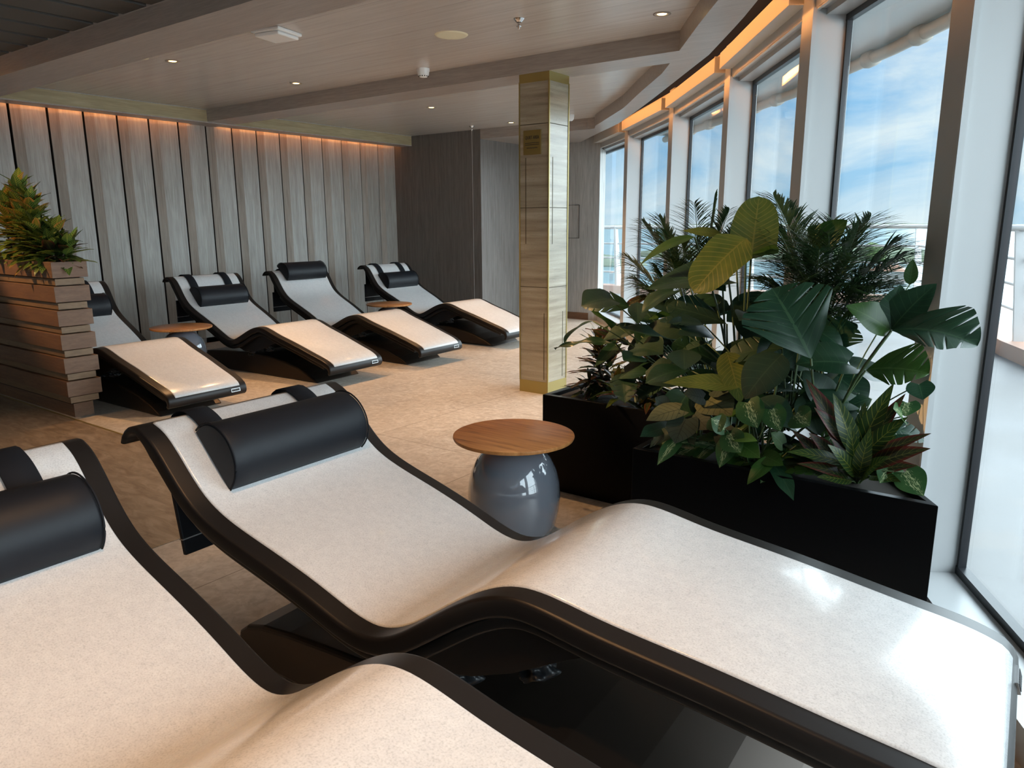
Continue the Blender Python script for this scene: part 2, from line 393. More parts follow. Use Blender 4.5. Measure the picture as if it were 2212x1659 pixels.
# slab above everything
bm = bmesh.new()
prism(bm, [(XW-.4, -6.6), (1.9, -6.6)] + [(p.x+.25, p.y+.1) for p in reversed(G)] + [(-5.6, 10.1), (XW-.4, 10.1)], 2.86, 3.0); fixn(bm)
struct(link('ceiling', bm, M['black']))
# slatted charcoal ceiling over the camera
bm = bmesh.new(); box(bm, XW, 0.6, -6.4, 2.5, 2.74, 2.78); struct(link('ceiling', bm, M['black']))
bm = bmesh.new(); x = XW+.1
while x < .5:
    box(bm, x, x+.27, -6.4, 2.5, 2.60, 2.64); x += .325
struct(link('ceiling', bm, M['slat']))
# olive trim boards hiding the wall washer light
for (y0, y1) in ((2.86, 4.87), (5.19, 8.05)):
    bm = bmesh.new(); box(bm, XT-.02, XT, y0, y1, ZB, ZC+.001); struct(link('trim_4', bm, M['trimwood']))
    bm = bmesh.new(); box(bm, XT-.018, XT+.006, y0, y1, ZC-.006, ZC+.0); struct(link('trim_5', bm, M['lightwall']))
bm = bmesh.new(); box(bm, XT-.21, XT+.001, -6.4, 8.05, ZB-.012, ZB-.0005); struct(link('trim_6', bm, M['beam']))
bm = bmesh.new(); box(bm, XT-.16, XT-.13, -6.3, 7.95, ZB+.004, ZB+.012)
tag(link('light_strip', bm, M['led']), 'long amber light strip hidden behind the olive trim above the grey plank wall', 'light')

# ------------------------------------------------------------------ window wall
HZ = 2.35
for i in range(len(G)-1):
    g0, g1 = G[i], G[i+1]                    # far, near
    t = (g0-g1).normalized(); n = Vector((-abs(t.y), -abs(t.x)))
    # mullion stands on the far side of its jamb, at every g
    w = .165 if i else .06
    tt = tang(i); nn = NRM[i]
    p = [g0 + nn*D, g0 + nn*D + tt*w, g0 - nn*.035 + tt*w, g0 - nn*.035]
    bm = bmesh.new(); prism(bm, [tuple(q) for q in p], 0, 2.62); fixn(bm)
    o = struct(link('trim_%d' % (10+i), bm, M['frame'])); bev(o, .006)
    # thin raised bead along the room edge of the jamb
    p = [g0 + nn*(D+.006), g0 + nn*(D+.006) - t*.018, g0 + nn*(D-.014) - t*.018, g0 + nn*(D-.014)]
    bm = bmesh.new(); prism(bm, [tuple(q) for q in p], .1, HZ+.03); fixn(bm); link('bead', bm, M['frame'], o)
    a, b2 = g0, g1 + t*.165
    wn = struct(empty('window_%d' % (i+1), (0, 0, 0)))
    def seg(name, q0, q1, off0, off1, z0, z1, m, par):
        bm = bmesh.new(); prism(bm, [tuple(q0 + n*off0), tuple(q1 + n*off0), tuple(q1 + n*off1), tuple(q0 + n*off1)], z0, z1); fixn(bm)
        return link(name, bm, m, par)
    seg('sill', a, b2, -.04, D, 0, .1, M['frame'], wn)
    seg('head', a, b2, -.04, D-.01, HZ+.03, 2.60, M['frame'], wn)
    seg('head_reveal', a, b2, -.04, .10, HZ, HZ+.04, M['frame'], wn)
    # gasket around the pane
    seg('gasket', a, b2, -.03, .004, .1, .13, M['gasket'], wn); seg('gasket', a, b2, -.03, .004, HZ-.03, HZ, M['gasket'], wn)
    seg('gasket', a, a - t*.016, -.025, .002, .13, HZ-.03, M['gasket'], wn); seg('gasket', b2, b2 + t*.035, -.025, .002, .13, HZ-.03, M['gasket'], wn)
    seg('glass_pane', a - t*.03, b2 + t*.03, -.018, -.014, .12, HZ-.02, M['glass'], wn)
# roller blind cassettes between mullions
ordn = ['first', 'second', 'third', 'fourth', 'fifth', 'sixth', 'seventh']
for i in range(7):
    g0, g1 = IN[i], IN[i+1]; t = (g0-g1).normalized(); n = Vector((-abs(t.y), -abs(t.x)))
    a, b2 = g0 + t*(.03 if i else .0), g1 + t*.15
    e = empty('blind_cassette', (a.x, a.y, 0))
    def seg2(name, q0, q1, o0, o1, z0, z1, m, par=e):
        bm = bmesh.new(); prism(bm, [tuple(q0 + n*o0 - a), tuple(q1 + n*o0 - a), tuple(q1 + n*o1 - a), tuple(q0 + n*o1 - a)], z0, z1); fixn(bm)
        return link(name, bm, m, par)
    bev(seg2('housing', a, b2, -.03, .075, 2.437, 2.545, M['cassette']), .003)
    seg2('end_cap', b2 - t*.0, b2 + t*.012, -.03, .078, 2.435, 2.547, M['cassette'])
    seg2('bottom_bar', a, b2, -.012, -.03, 2.372, 2.402, M['cassette'])
    tag(e, 'cream roller blind cassette lit amber above the %s window counted from the far wall' % ordn[i], 'blind', 'roller blind cassettes over the windows')
# amber strip inside the ceiling slot, set back above the ceiling edge
bm = bmesh.new()
L2 = [(fx(y, EDG), y) for y in [9.0 - k*.4 for k in range(26)]]
for (x0, y0), (x1, y1) in zip(L2, L2[1:]):
    d = Vector((x1-x0, y1-y0)).normalized(); n = Vector((d.y, -d.x)); n = n if n.x < 0 else -n
    q = [Vector((x0, y0)) + n*.10, Vector((x1, y1)) + n*.10, Vector((x1, y1)) + n*.135, Vector((x0, y0)) + n*.135]
    prism(bm, [tuple(v) for v in q], ZB+.16, ZB+.195)
fixn(bm)
m = plain('amber_slot_led', (.8, .5, .2), .5, emis=(1, .40, .11), es=17); M['led2'] = m
tag(link('light_strip', bm, m), 'amber light strip in the dark ceiling slot facing the blind cassettes', 'light')

# ------------------------------------------------------------------ pillar
e = empty('pillar', (-3.386, 5.012, 0)); hw = .136
bm = bmesh.new(); box(bm, -hw, hw, -hw, hw, .1, 2.40)
link('stone_cladding', bm, M['trav'], e)
bm = bmesh.new(); box(bm, -hw-.004, hw+.004, -hw-.004, hw+.004, 0, .1); link('base_plinth', bm, M['brass'], e)
bm = bmesh.new(); box(bm, -hw-.002, hw+.002, -hw-.002, hw+.002, 2.40, ZB+.001); link('cap', bm, M['brass'], e)
bm = bmesh.new()
for sx in (-1, 1):
    for sy in (-1, 1): box(bm, sx*hw-.005, sx*hw+.005, sy*hw-.005, sy*hw+.005, .1, 2.41)
link('corner_trim', bm, M['brass'], e)
bm = bmesh.new()
for z in (2.095, 1.475, .86, .83-.6):
    if z < .3: continue
    box(bm, -hw-.001, hw+.001, -hw-.001, hw+.001, z, z+.006)
for (x, z0, z1) in ((-hw+.055, 1.2, 1.855), (hw-.04, .12, .66)):
    box(bm, x, x+.006, -hw-.0015, -hw+.01, z0, z1)
for (y, z0, z1) in ((-hw+.05, 1.2, 1.855), (hw-.06, .12, .66)):
    box(bm, hw-.01, hw+.0015, y, y+.007, z0, z1)
link('joint_line', bm, plain('dark_groove', (.06, .045, .02), .6), e)
tag(e, 'square travertine pillar with brass edges, plinth and cap in the middle of the room', 'pillar')
# sign
sg = empty('quiet_area_sign', (-3.386-.012, 5.012-hw-.0065, 1.965))
bm = bmesh.new(); box(bm, -.082, .082, -.004, .004, -.09, .09); bev(link('plate', bm, M['brasssign'], sg), .001)
def text_mesh(txt, size, loc, rot, m, parent, name='lettering', ext=.001, sx=1):
    cu = bpy.data.curves.new(name, 'FONT'); cu.body = txt; cu.size = size; cu.extrude = ext; cu.align_x = 'CENTER'; cu.align_y = 'CENTER'
    o = bpy.data.objects.new(name+'_tmp', cu); C.objects.link(o)
    me = bpy.data.meshes.new_from_object(o.evaluated_get(bpy.context.evaluated_depsgraph_get()))
    bpy.data.objects.remove(o); me.materials.clear(); me.materials.append(m)
    r = bpy.data.objects.new(name, me); C.objects.link(r); r.parent = parent; r.location = loc; r.rotation_euler = rot; r.scale = (sx, 1, 1)
    return r
bpy.context.view_layer.update()
text_mesh('QUIET AREA', .034, (0, -.0048, .035), (PI/2, 0, 0), M['dark'], sg, sx=.68)
bm = bmesh.new()
for z, w in ((-.004, .066), (-.017, .066), (-.040, .050)): box(bm, -w, w, -.0052, -.0045, z-.002, z+.002)
link('small_print', bm, M['dark'], sg)
tag(sg, 'small brass plate reading QUIET AREA on the travertine pillar', 'sign')

# ------------------------------------------------------------------ ceiling fittings
def downlight(x, y, z, label, power=40, spot=82):
    e = empty('downlight', (x, y, z))
    bm = bmesh.new(); lathe(bm, [(.030, .0), (.033, -.004), (.052, -.004), (.054, -.0005)], 28); link('rim', bm, M['ringpaint'], e, True)
    bm = bmesh.new(); lathe(bm, [(0, -.0025), (.026, -.0025), (.03, .0)], 24); link('lamp', bm, M['lens'], e, True)
    tag(e, label, 'light', 'recessed ceiling downlights')
    if power:
        li = bpy.data.lights.new('downlight_beam', 'SPOT'); li.energy = power; li.color = (1, .55, .24); li.spot_size = R(spot); li.spot_blend = .75; li.shadow_soft_size = .03
        lo_ = bpy.data.objects.new('downlight_beam', li); C.objects.link(lo_); lo_.parent = e; lo_.location = (0, 0, -.02); lo_.rotation_euler = (0, R(-22) if x < -5 else 0, 0)
    return e
PWR = 125
downlight(-5.70, 3.347, ZC, 'lit recessed downlight nearest the small cream ceiling disc', PWR)
downlight(-5.70, 4.498, ZC, 'lit recessed downlight just before the middle ceiling beam', PWR)
downlight(-5.70, 6.268, ZC, 'lit recessed downlight in the far ceiling bay above the loungers', PWR)
downlight(-5.75, 7.78, ZC, 'lit recessed downlight half hidden left of the travertine pillar top', PWR)
downlight(-2.144, 4.439, ZC, 'lit recessed downlight near the curved ceiling edge, upper right', PWR*.8)
downlight(-2.6, 3.35, ZC, 'recessed downlight in the middle bay above the black planters', PWR*.6)
for (x, y, k_) in ((-5.7, 1.2, .5), (-3.6, 1.3, .15), (-1.15, 1.0, .55), (-.7, .1, .6), (-2.2, -.2, .12), (-3.9, -1.4, .3), (-5.7, -1.4, .3), (-1.6, -2.0, .3)):
    downlight(x, y, 2.60, 'recessed downlight in the slatted charcoal ceiling over the front loungers', PWR*k_)
def accent(x, y, z, target, energy, size, label):
    e = empty('spotlight', (x, y, z)); d = (Vector(target) - Vector((x, y, z))).normalized()
    q = d.to_track_quat('-Z', 'Y').to_euler()
    bm = bmesh.new(); lathe(bm, [(0, .06), (.03, .055), (.034, .0), (.03, -.01), (.026, .0)], 24)
    h = link('housing', bm, M['slat'], e, True); h.rotation_euler = q
    bm = bmesh.new(); lathe(bm, [(0, .002), (.025, .002)], 20); lp = link('lamp', bm, M['lens'], e, True); lp.rotation_euler = q
    li = bpy.data.lights.new('spotlight_beam', 'SPOT'); li.energy = energy; li.color = (1, .58, .24); li.spot_size = R(size); li.spot_blend = .5; li.shadow_soft_size = .02
    o = bpy.data.objects.new('spotlight_beam', li); C.objects.link(o); o.parent = e; o.rotation_euler = q; o.location = d*.02
    tag(e, label, 'light')
accent(-4.0, 1.5, 2.53, (-1.62, 2.85, 1.12), 600, 22, 'small aimed ceiling spotlight lighting the tall paddle leaves')
accent(-7.0, .9, 2.53, (-6.0, 2.4, 1.45), 190, 45, 'small aimed ceiling spotlight lighting the amber crotons')
def speaker(x, y):
    e = empty('ceiling_speaker', (x, y, ZC))
    bm = bmesh.new(); lathe(bm, [(.088, -.006), (.103, -.007), (.112, -.0005)], 40); link('rim', bm, M['cream'], e, True)
    bm = bmesh.new(); lathe(bm, [(0, -.0075), (.088, -.006)], 40); link('grille', bm, M['cream'], e, True)
    tag(e, 'round cream speaker grille flush in the middle ceiling bay', 'speaker')
speaker(-3.48, 4.043)
bm = bmesh.new(); lathe(bm, [(0, -.012), (.05, -.012), (.055, -.006), (.055, 0)], 32)
tag(link('ceiling_disc', bm, M['cream'], loc=(-5.735, 3.121, ZC), smooth=True), 'small flat cream disc half hidden behind the left ceiling beam', 'vent')
def sprinkler(x, y, label):
    e = empty('sprinkler', (x, y, ZC))
    bm = bmesh.new(); lathe(bm, [(.016, -.022), (.03, -.008), (.034, -.001)], 24); link('rosette', bm, M['chrome'], e, True)
    bm = bmesh.new(); lathe(bm, [(0, -.062), (.006, -.06), (.006, -.05), (.016, -.046), (.016, -.042), (.007, -.038), (.01, -.02), (.01, -.002)], 16); link('nozzle', bm, M['chrome'], e, True)
    tag(e, label, 'sprinkler', 'chrome ceiling sprinklers')
sprinkler(-2.89, 3.996, 'chrome sprinkler head on the ceiling right of the round cream speaker')
sprinkler(-6.339, 7.727, 'small chrome sprinkler head by the top of the dark timber wall')
e = empty('access_point', (-4.327, 3.283, ZC)); e.rotation_euler = (0, 0, R(12))
bm = bmesh.new(); box(bm, -.115, .115, -.115, .115, -.022, 0); bev(link('mount', bm, M['whiteplastic'], e), .008, 3)
bm = bmesh.new(); box(bm, -.10, .10, -.10, .10, -.045, -.022); bev(link('cover', bm, M['whiteplastic'], e), .01, 3)
tag(e, 'square white wireless unit hanging under the ceiling', 'wireless unit')
e = empty('smoke_detector', (-4.379, 4.729, ZC))
bm = bmesh.new(); lathe(bm, [(.052, 0), (.052, -.018), (.048, -.03)], 32); link('mount', bm, M['whiteplastic'], e, True)
bm = bmesh.new(); lathe(bm, [(.048, -.03), (.046, -.05), (.03, -.066), (0, -.07)], 32); link('sensor', bm, M['whiteplastic'], e, True)
bm = bmesh.new()
for k in range(12):
    a = k*PI/6; box(bm, .036*math.cos(a)-.004, .036*math.cos(a)+.004, .036*math.sin(a)-.004, .036*math.sin(a)+.004, -.063, -.055)
link('slot', bm, M['dark'], e)
tag(e, 'white round smoke detector on the ceiling beside the middle beam', 'smoke detector', 'smoke detectors')
e = empty('smoke_detector', (-4.83, 7.68, ZC))
bm = bmesh.new(); lathe(bm, [(.052, 0), (.052, -.018), (.046, -.05), (.03, -.066), (0, -.07)], 32); link('sensor', bm, M['whiteplastic'], e, True)
tag(e, 'white smoke detector peeping out from behind the right edge of the pillar', 'smoke detector', 'smoke detectors')

# ------------------------------------------------------------------ loungers
CT = [(-0.9846,.8643),(-0.9254,.8346),(-0.8667,.7454),(-0.7869,.6205),(-0.6595,.5470),(-0.5275,.4901),(-0.3320,.3953),(-0.1615,.2856),(.0032,.3574),(.1473,.4367),(.3006,.4809),(.4611,.4084),(.7017,.3459),(.9430,.2625),(1.1359,.2099),(1.1762,.1205)]
def bspl(P, n=8):
    P = [Vector(p) for p in P]; P = [2*P[0]-P[1]] + P + [2*P[-1]-P[-2]]; out = []
    for i in range(len(P)-3):
        for k in range(n):
            t = k/n; b = ((1-t)**3/6, (3*t**3-6*t*t+4)/6, (-3*t**3+3*t*t+3*t+1)/6, t**3/6)
            out.append(P[i]*b[0] + P[i+1]*b[1] + P[i+2]*b[2] + P[i+3]*b[3])
    return out
S = bspl(CT)
S = S[:14*8+1]                                  # stone from the crest to the rounded foot
W0, TP, WB = .608, -.0775, .722
def pos(P): # normals of a polyline (x,z), pointing up
    o = []
    for i in range(len(P)):
        d = (P[min(i+1, len(P)-1)] - P[max(i-1, 0)]).normalized(); o.append(Vector((-d.y, d.x)))
    return o
SN = pos(S)
def slab(bm, P, wfun, t, off=0, r=.008, tf=None, ns=3):
    """strip of thickness t below the curve P (x,z), rounded long edges"""
    Nn = pos(P); rings = []
    for i, p in enumerate(P):
        w = wfun(p.x)/2; th = t*(tf(i/(len(P)-1)) if tf else 1); rr = min(r, th/2.01)
        sec = []
        for cx, cz, a0 in ((w-rr, -rr, 0), (-w+rr, -rr, 90), (-w+rr, -th+rr, 180), (w-rr, -th+rr, 270)):
            for k in range(ns+1):
                a = R(a0 + 90*k/ns); sec.append((cx + rr*math.cos(a), cz + rr*math.sin(a)))
        n = Nn[i]
        rings.append([bm.verts.new((p.x + n.x*(z+off), y, p.y + n.y*(z+off))) for y, z in sec])
    m = len(rings[0])
    for A, B in zip(rings, rings[1:]):
        for j in range(m): bm.faces.new((A[j], A[(j+1)%m], B[(j+1)%m], B[j]))
    bm.faces.new(rings[0]); bm.faces.new(rings[-1][::-1]); fixn(bm)
ws = lambda x: W0 + TP*x
wb = lambda x: WB + TP*x
HEAD = [Vector(p) for p in ((-1.085, .822), (-1.072, .842), (-1.052, .857), (-1.03, .866), (-1.008, .868))]
FOOT = [Vector(p) for p in ((1.131, .190), (1.146, .170), (1.153, .148), (1.152, .126), (1.142, .108), (1.128, .098))]
SH = HEAD + S + FOOT
ST = S + [Vector(p) for p in ((1.124, .196), (1.135, .184), (1.141, .171))]
def make_lounger():
    root = empty('heated_lounger')
    body = empty('rocking_body'); body.parent = root
    return root
def lounger_parts(pitch, dz):
    """meshes in lounger coordinates; the upper body is turned by pitch about the seat"""
    c, s = math.cos(pitch), math.sin(pitch)
    def tr(bm):
        for v in bm.verts:
            x, z = v.co.x, v.co.z - .35; v.co.x = x*c - z*s; v.co.z = .35 + dz + z*c + x*s
    parts = []
    bm = bmesh.new(); slab(bm, ST, ws, .02, .003, .006, ns=3); tr(bm); parts.append(('stone_surface', bm, M['stone'], True))
    bm = bmesh.new(); slab(bm, SH, wb, .05, -.002, .010, tf=lambda u: min(1, .35 + u*5) if u < .13 else min(1, .5 + (1-u)*9), ns=3); tr(bm); parts.append(('shell', bm, M['shell'], True))
    U = [p for p in S if -.80 < p.x < 1.09]
    bm = bmesh.new(); slab(bm, U, lambda x: wb(x)-.05, .032, -.054, .006, ns=2); tr(bm); parts.append(('underframe', bm, M['shell'], True))
    top = [p - Vector((0, .05)) for p in S if -.24 < p.x < .46]
    pr = [(p.x, p.y) for p in top] + [(.46, .33), (.38, .305), (.22, .245), (.10, .215), (-.02, .205), (-.12, .235)]
    bm = bmesh.new(); extr(bm, pr, -.285, .285); tr(bm); parts.append(('cradle', bm, M['shell'], False))
    bm = bmesh.new(); bs = [(-.80, .0), (-.835, .02), (-.85, .055), (-.84, .095), (-.80, .125), (-.72, .148), (-.6, .163), (-.45, .175), (-.25, .186), (-.05, .192), (.15, .190), (.33, .178), (.5, .152), (.65, .116), (.78, .072), (.87, .03), (.912, 0)]
    extr(bm, bs, -.257, .257); parts.append(('base', bm, M['base'], False))
    # crumpled rubber boots between cradle and base
    for x0, zz in ((.03, .165), (.26, .225)):
        bm = bmesh.new(); n = 56; rings = []
        for k in range(9):
            f = k/8; ring = []
            for j in range(n):
                a = 2*PI*j/n; r = .040 + .009*math.sin(f*PI*3.2 + 1.3*math.sin(3*a)) + .006*math.sin(5*a + f*6)
                ring.append(bm.verts.new((x0 + r*math.cos(a), -.235 + r*.9*math.sin(a), zz + f*.055 + .006*math.sin(4*a+f*3))))
            rings.append(ring)
        for A, B in zip(rings, rings[1:]):
            for j in range(n): bm.faces.new((A[j], A[(j+1)%n], B[(j+1)%n], B[j]))
        tr(bm); parts.append(('rubber_boot', bm, M['rubber'], True))
    # badge on the foot lip
    bm = bmesh.new(); box(bm, -.003, .003, -.038, .038, -.013, .013)
    bmesh.ops.rotate(bm, cent=(0, 0, 0), matrix=Matrix.Rotation(R(-8), 3, 'Y'), verts=bm.verts)
    bmesh.ops.translate(bm, vec=(1.152, .215, .145), verts=bm.verts); tr(bm); parts.append(('badge', bm, M['steel'], False))
    bm = bmesh.new()
    for k in range(7): box(bm, -.0036, .0036, -.033+k*.0096, -.033+k*.0096+.0075, -.0085, .0085)
    bmesh.ops.rotate(bm, cent=(0, 0, 0), matrix=Matrix.Rotation(R(-8), 3, 'Y'), verts=bm.verts)
    bmesh.ops.translate(bm, vec=(1.153, .215, .145), verts=bm.verts); tr(bm); parts.append(('badge_mark', bm, M['dark'], False))
    return parts, tr
def build_lounger(pitch, dz):
    root = empty('heated_lounger'); parts, tr = lounger_parts(pitch, dz); bd = None
    for name, bm, m, sm in parts:
        o = link(name, bm, m, bd if name == 'badge_mark' else root, sm)
        if name in ('cradle', 'base'): bev(o, .014, 3, 50)
        if name == 'badge': bd = o
        if name in ('stone_surface', 'shell', 'underframe'):
            for p in o.data.polygons:
                if len(p.vertices) > 4: p.use_smooth = False
    return root, tr
def copy_tree(o, parent=None):
    c = o.copy(); C.objects.link(c); c.parent = parent
    for ch in list(o.children): copy_tree(ch, c)
    return c
def curve_at(x, P=None):
    P = P or SH
    for i in range(len(P)-1):
        if P[i].x <= x <= P[i+1].x:
            f = (x-P[i].x)/(P[i+1].x-P[i].x); p = P[i].lerp(P[i+1], f); d = (P[i+1]-P[i]).normalized(); return p, Vector((-d.y, d.x)), d
    p = P[0]; d = (P[1]-P[0]).normalized(); return p, Vector((-d.y, d.x)), d
def build_pillow(sc, tr, label):
    """headrest bolster centred at sc along the lounger; straps over the crest to a hanging counterweight"""
    root = empty('headrest_bolster')
    p, n, d = curve_at(sc)
    # D-shaped bolster
    L, wy = .112, .272
    sec = []
    for k in range(25):
        a = PI*k/24; x = -math.cos(a); z = math.sin(a)
        sec.append((x*L*(1 - .05*z), .010 + .112*z**.8))
    bm = bmesh.new(); rings = []
    ys = [-wy, -wy+.004, -wy+.012] + [-wy+.012 + (2*wy-.024)*k/10 for k in range(1, 10)] + [wy-.012, wy-.004, wy]
    for yv in ys:
        e = (wy - abs(yv)); k = 1 - .05*max(0, 1 - e/.012)**2
        ring = []
        for sx, sz in sec: ring.append((p + d*sx*k + n*(sz*k + .002)))
        rings.append([bm.verts.new((q.x, yv + .012, q.y)) for q in ring])
    m_ = len(sec)
    for A, B in zip(rings, rings[1:]):
        for j in range(m_): bm.faces.new((A[j], A[(j+1)%m_], B[(j+1)%m_], B[j]))
    bm.faces.new(rings[0]); bm.faces.new(rings[-1][::-1]); fixn(bm); tr(bm)
    o = link('cushion', bm, M['leather'], root, True)
    for q in o.data.polygons:
        if len(q.vertices) > 4: q.use_smooth = False
    for yv in (-wy+.002, wy-.002):
        pts = [(lambda q: (q.x, yv + .012, q.y))(p + d*sx + n*(sz+.003)) for sx, sz in sec]
        bm = bmesh.new(); tube(bm, pts, .0028, 6); tr(bm); link('piping', bm, M['strap'], root, True)
    # straps
    Q = [q for q in SH if q.x < sc + .0]
    for yc in (-.195, .195):
        bm = bmesh.new(); Nn = pos(Q)
        path = [Vector((-1.10, .46)), Vector((-1.10, .60)), Vector((-1.10, .72)), Vector((-1.105, .80))] + [q + nn*.0 for q, nn in zip(Q, Nn)]
        slab(bm, path, lambda x: .084, .004, .0135, .0015, ns=1)
        bmesh.ops.translate(bm, vec=(0, yc, 0), verts=bm.verts); tr(bm); link('strap', bm, M['strap'], root, True)
    bm = bmesh.new(); box(bm, -1.118, -1.100, -.26, .26, .40, .62); tr(bm)
    cw = bev(link('counterweight', bm, M['leather'], root), .004)
    bm = bmesh.new(); box(bm, -1.1195, -1.0985, -.261, .261, .452, .456); tr(bm); link('seam', bm, M['steel'], cw)
    tag(root, label, 'cushion', 'black headrest bolsters on the loungers')
    return root
far, trf = build_lounger(0, 0)
near, trn = build_lounger(.172, .075)
def place(o, x, y, a): o.location = (x, y, 0); o.rotation_euler = (0, 0, a)
FARG = 'white stone loungers in a row along the grey plank wall'
LL = [('A', far, -6.058, 4.30, .0417, 'white stone lounger second from the left in the row by the plank wall'),
      ('B', None, -6.026, 5.406, .0217, 'white stone lounger by the plank wall whose black bolster sits up on its head edge'),
      ('C', None, -6.025, 6.782, .0207, 'farthest white stone lounger, partly hidden behind the travertine pillar'),
      ('D', None, -6.058, 2.90, .0217, 'white stone lounger whose head end is hidden behind the slatted wooden planter')]
for n_, o, x, y, a, lab in LL:
    o = o or copy_tree(far); place(o, x, y, a); tag(o, lab, 'lounger', FARG)
place(near, -1.138, 1.48, .0297); tag(near, 'large tilted white stone lounger across the middle foreground', 'lounger', 'tilted white stone loungers in the foreground')
nm = copy_tree(near); place(nm, -1.123, .527, .0177); tag(nm, 'tilted white stone lounger cut off by the lower left corner of the photo', 'lounger')
for (x, y, a, sc, tr, lab) in (
    (-6.058, 4.30, .0417, -.795, trf, 'black bolster with two straps on the lounger beside the left far table'),
    (-6.026, 5.406, .0217, -.93, trf, 'black bolster resting up on the head edge of the third lounger by the plank wall'),
    (-6.025, 6.782, .0207, -.80, trf, 'black bolster with two straps on the farthest lounger near the dark wall'),
    (-6.058, 2.90, .0217, -.80, trf, 'black bolster peeping out beside the wooden planter'),
    (-1.138, 1.48, .0297, -.85, trn, 'large black bolster on the big foreground lounger in the middle'),
    (-1.123, .527, .0177, -.82, trn, 'black bolster at the left photo edge on the nearest lounger')):
    p_ = build_pillow(sc, tr, lab); place(p_, x, y, a)

# ------------------------------------------------------------------ side tables
def side_table():
    e = empty('side_table')
    bm = bmesh.new(); lathe(bm, [(0, 0), (.158, 0), (.17, .008), (.19, .06), (.202, .12), (.206, .18), (.201, .24), (.187, .295), (.162, .345), (.128, .382), (.09, .403), (.058, .412), (.05, .418), (.048, .435), (0, .435)], 64)
    link('ceramic_base', bm, M['glaze'], e, True)
    bm = bmesh.new(); lathe(bm, [(0, .434), (.25, .434), (.262, .438), (.266, .446), (.265, .453), (.26, .455), (0, .455)], 72)
    o = link('table_top', bm, M['teak'], e, True); md = o.modifiers.new('e', 'EDGE_SPLIT'); md.split_angle = R(40)
    return e
t0 = side_table(); t0.location = (-1.853, 2.515, 0); tag(t0, 'round teak topped table on a glossy grey ball base beside the middle foreground lounger', 'table', 'round teak and grey ceramic side tables')
t1 = copy_tree(t0); t1.location = (-6.44, 3.62, 0); tag(t1, 'round teak and grey ball table just right of the timber planter by the plank wall', 'table', 'round teak and grey ceramic side tables')
t2 = copy_tree(t0); t2.location = (-6.32, 6.13, 0); tag(t2, 'round teak and grey ball table between the two farthest loungers', 'table', 'round teak and grey ceramic side tables')

# ------------------------------------------------------------------ planters
def trough(x0, x1, y0, y1, h, label, cut=0):
    e = empty('planter_box', ((x0+x1)/2, (y0+y1)/2, 0)); hx, hy = (x1-x0)/2, (y1-y0)/2; t = .03
    bm = bmesh.new()
    o_ = [(-hx, -hy), (hx, -hy), (hx-cut, hy), (-hx, hy)]; i_ = [(-hx+t, -hy+t), (hx-t-.01, -hy+t), (hx-cut-t+.004, hy-t), (-hx+t, hy-t)]
    vb = [bm.verts.new((x, y, 0)) for x, y in o_]; vt = [bm.verts.new((x, y, h)) for x, y in o_]
    wt = [bm.verts.new((x, y, h)) for x, y in i_]; wl_ = [bm.verts.new((x, y, h-.08)) for x, y in i_]
    bm.faces.new(vb[::-1]); bm.faces.new(wl_)
    for k in range(4):
        j = (k+1) % 4
        bm.faces.new((vb[k], vb[j], vt[j], vt[k])); bm.faces.new((vt[k], vt[j], wt[j], wt[k])); bm.faces.new((wt[k], wt[j], wl_[j], wl_[k]))
    fixn(bm); bev(link('trough', bm, M['planterblack'], e), .003)
    bm = bmesh.new(); prism(bm, i_, h-.1, h-.022); fixn(bm); link('soil', bm, M['soil'], e)
    tag(e, label, 'planter', 'black rectangular planters')
trough(-1.266, -.223, 2.495, 2.86, .5, 'black rectangular planter in front, nearest the windows and the foreground lounger', .22)
trough(-2.073, -.95, 3.064, 3.55, .5, 'black rectangular planter at the back beside the travertine pillar', .25)
# slatted timber planter on the left
e = empty('slatted_planter', (-5.64, 2.25, 0))
bm = bmesh.new(); box(bm, -1.9, 0, .05, .185, 0, .105); link('plinth', bm, M['planterwood'], e)
z = .112
for k in range(6):
    bm = bmesh.new(); box(bm, -2.0, .035, .02, .215, z, z+.045); bev(link('narrow_board', bm, M['planterwood2'], e), .002); z += .052
    bm = bmesh.new(); box(bm, -2.02, .055, .0, .235, z, z+.110); bev(link('wide_board', bm, M['planterwood'], e), .002); z += .116
bm = bmesh.new(); box(bm, -1.98, .0, .035, .20, .1, z-.03); link('core', bm, M['black'], e)
tag(e, 'tall planter of stacked brown timber boards at the left edge', 'planter')

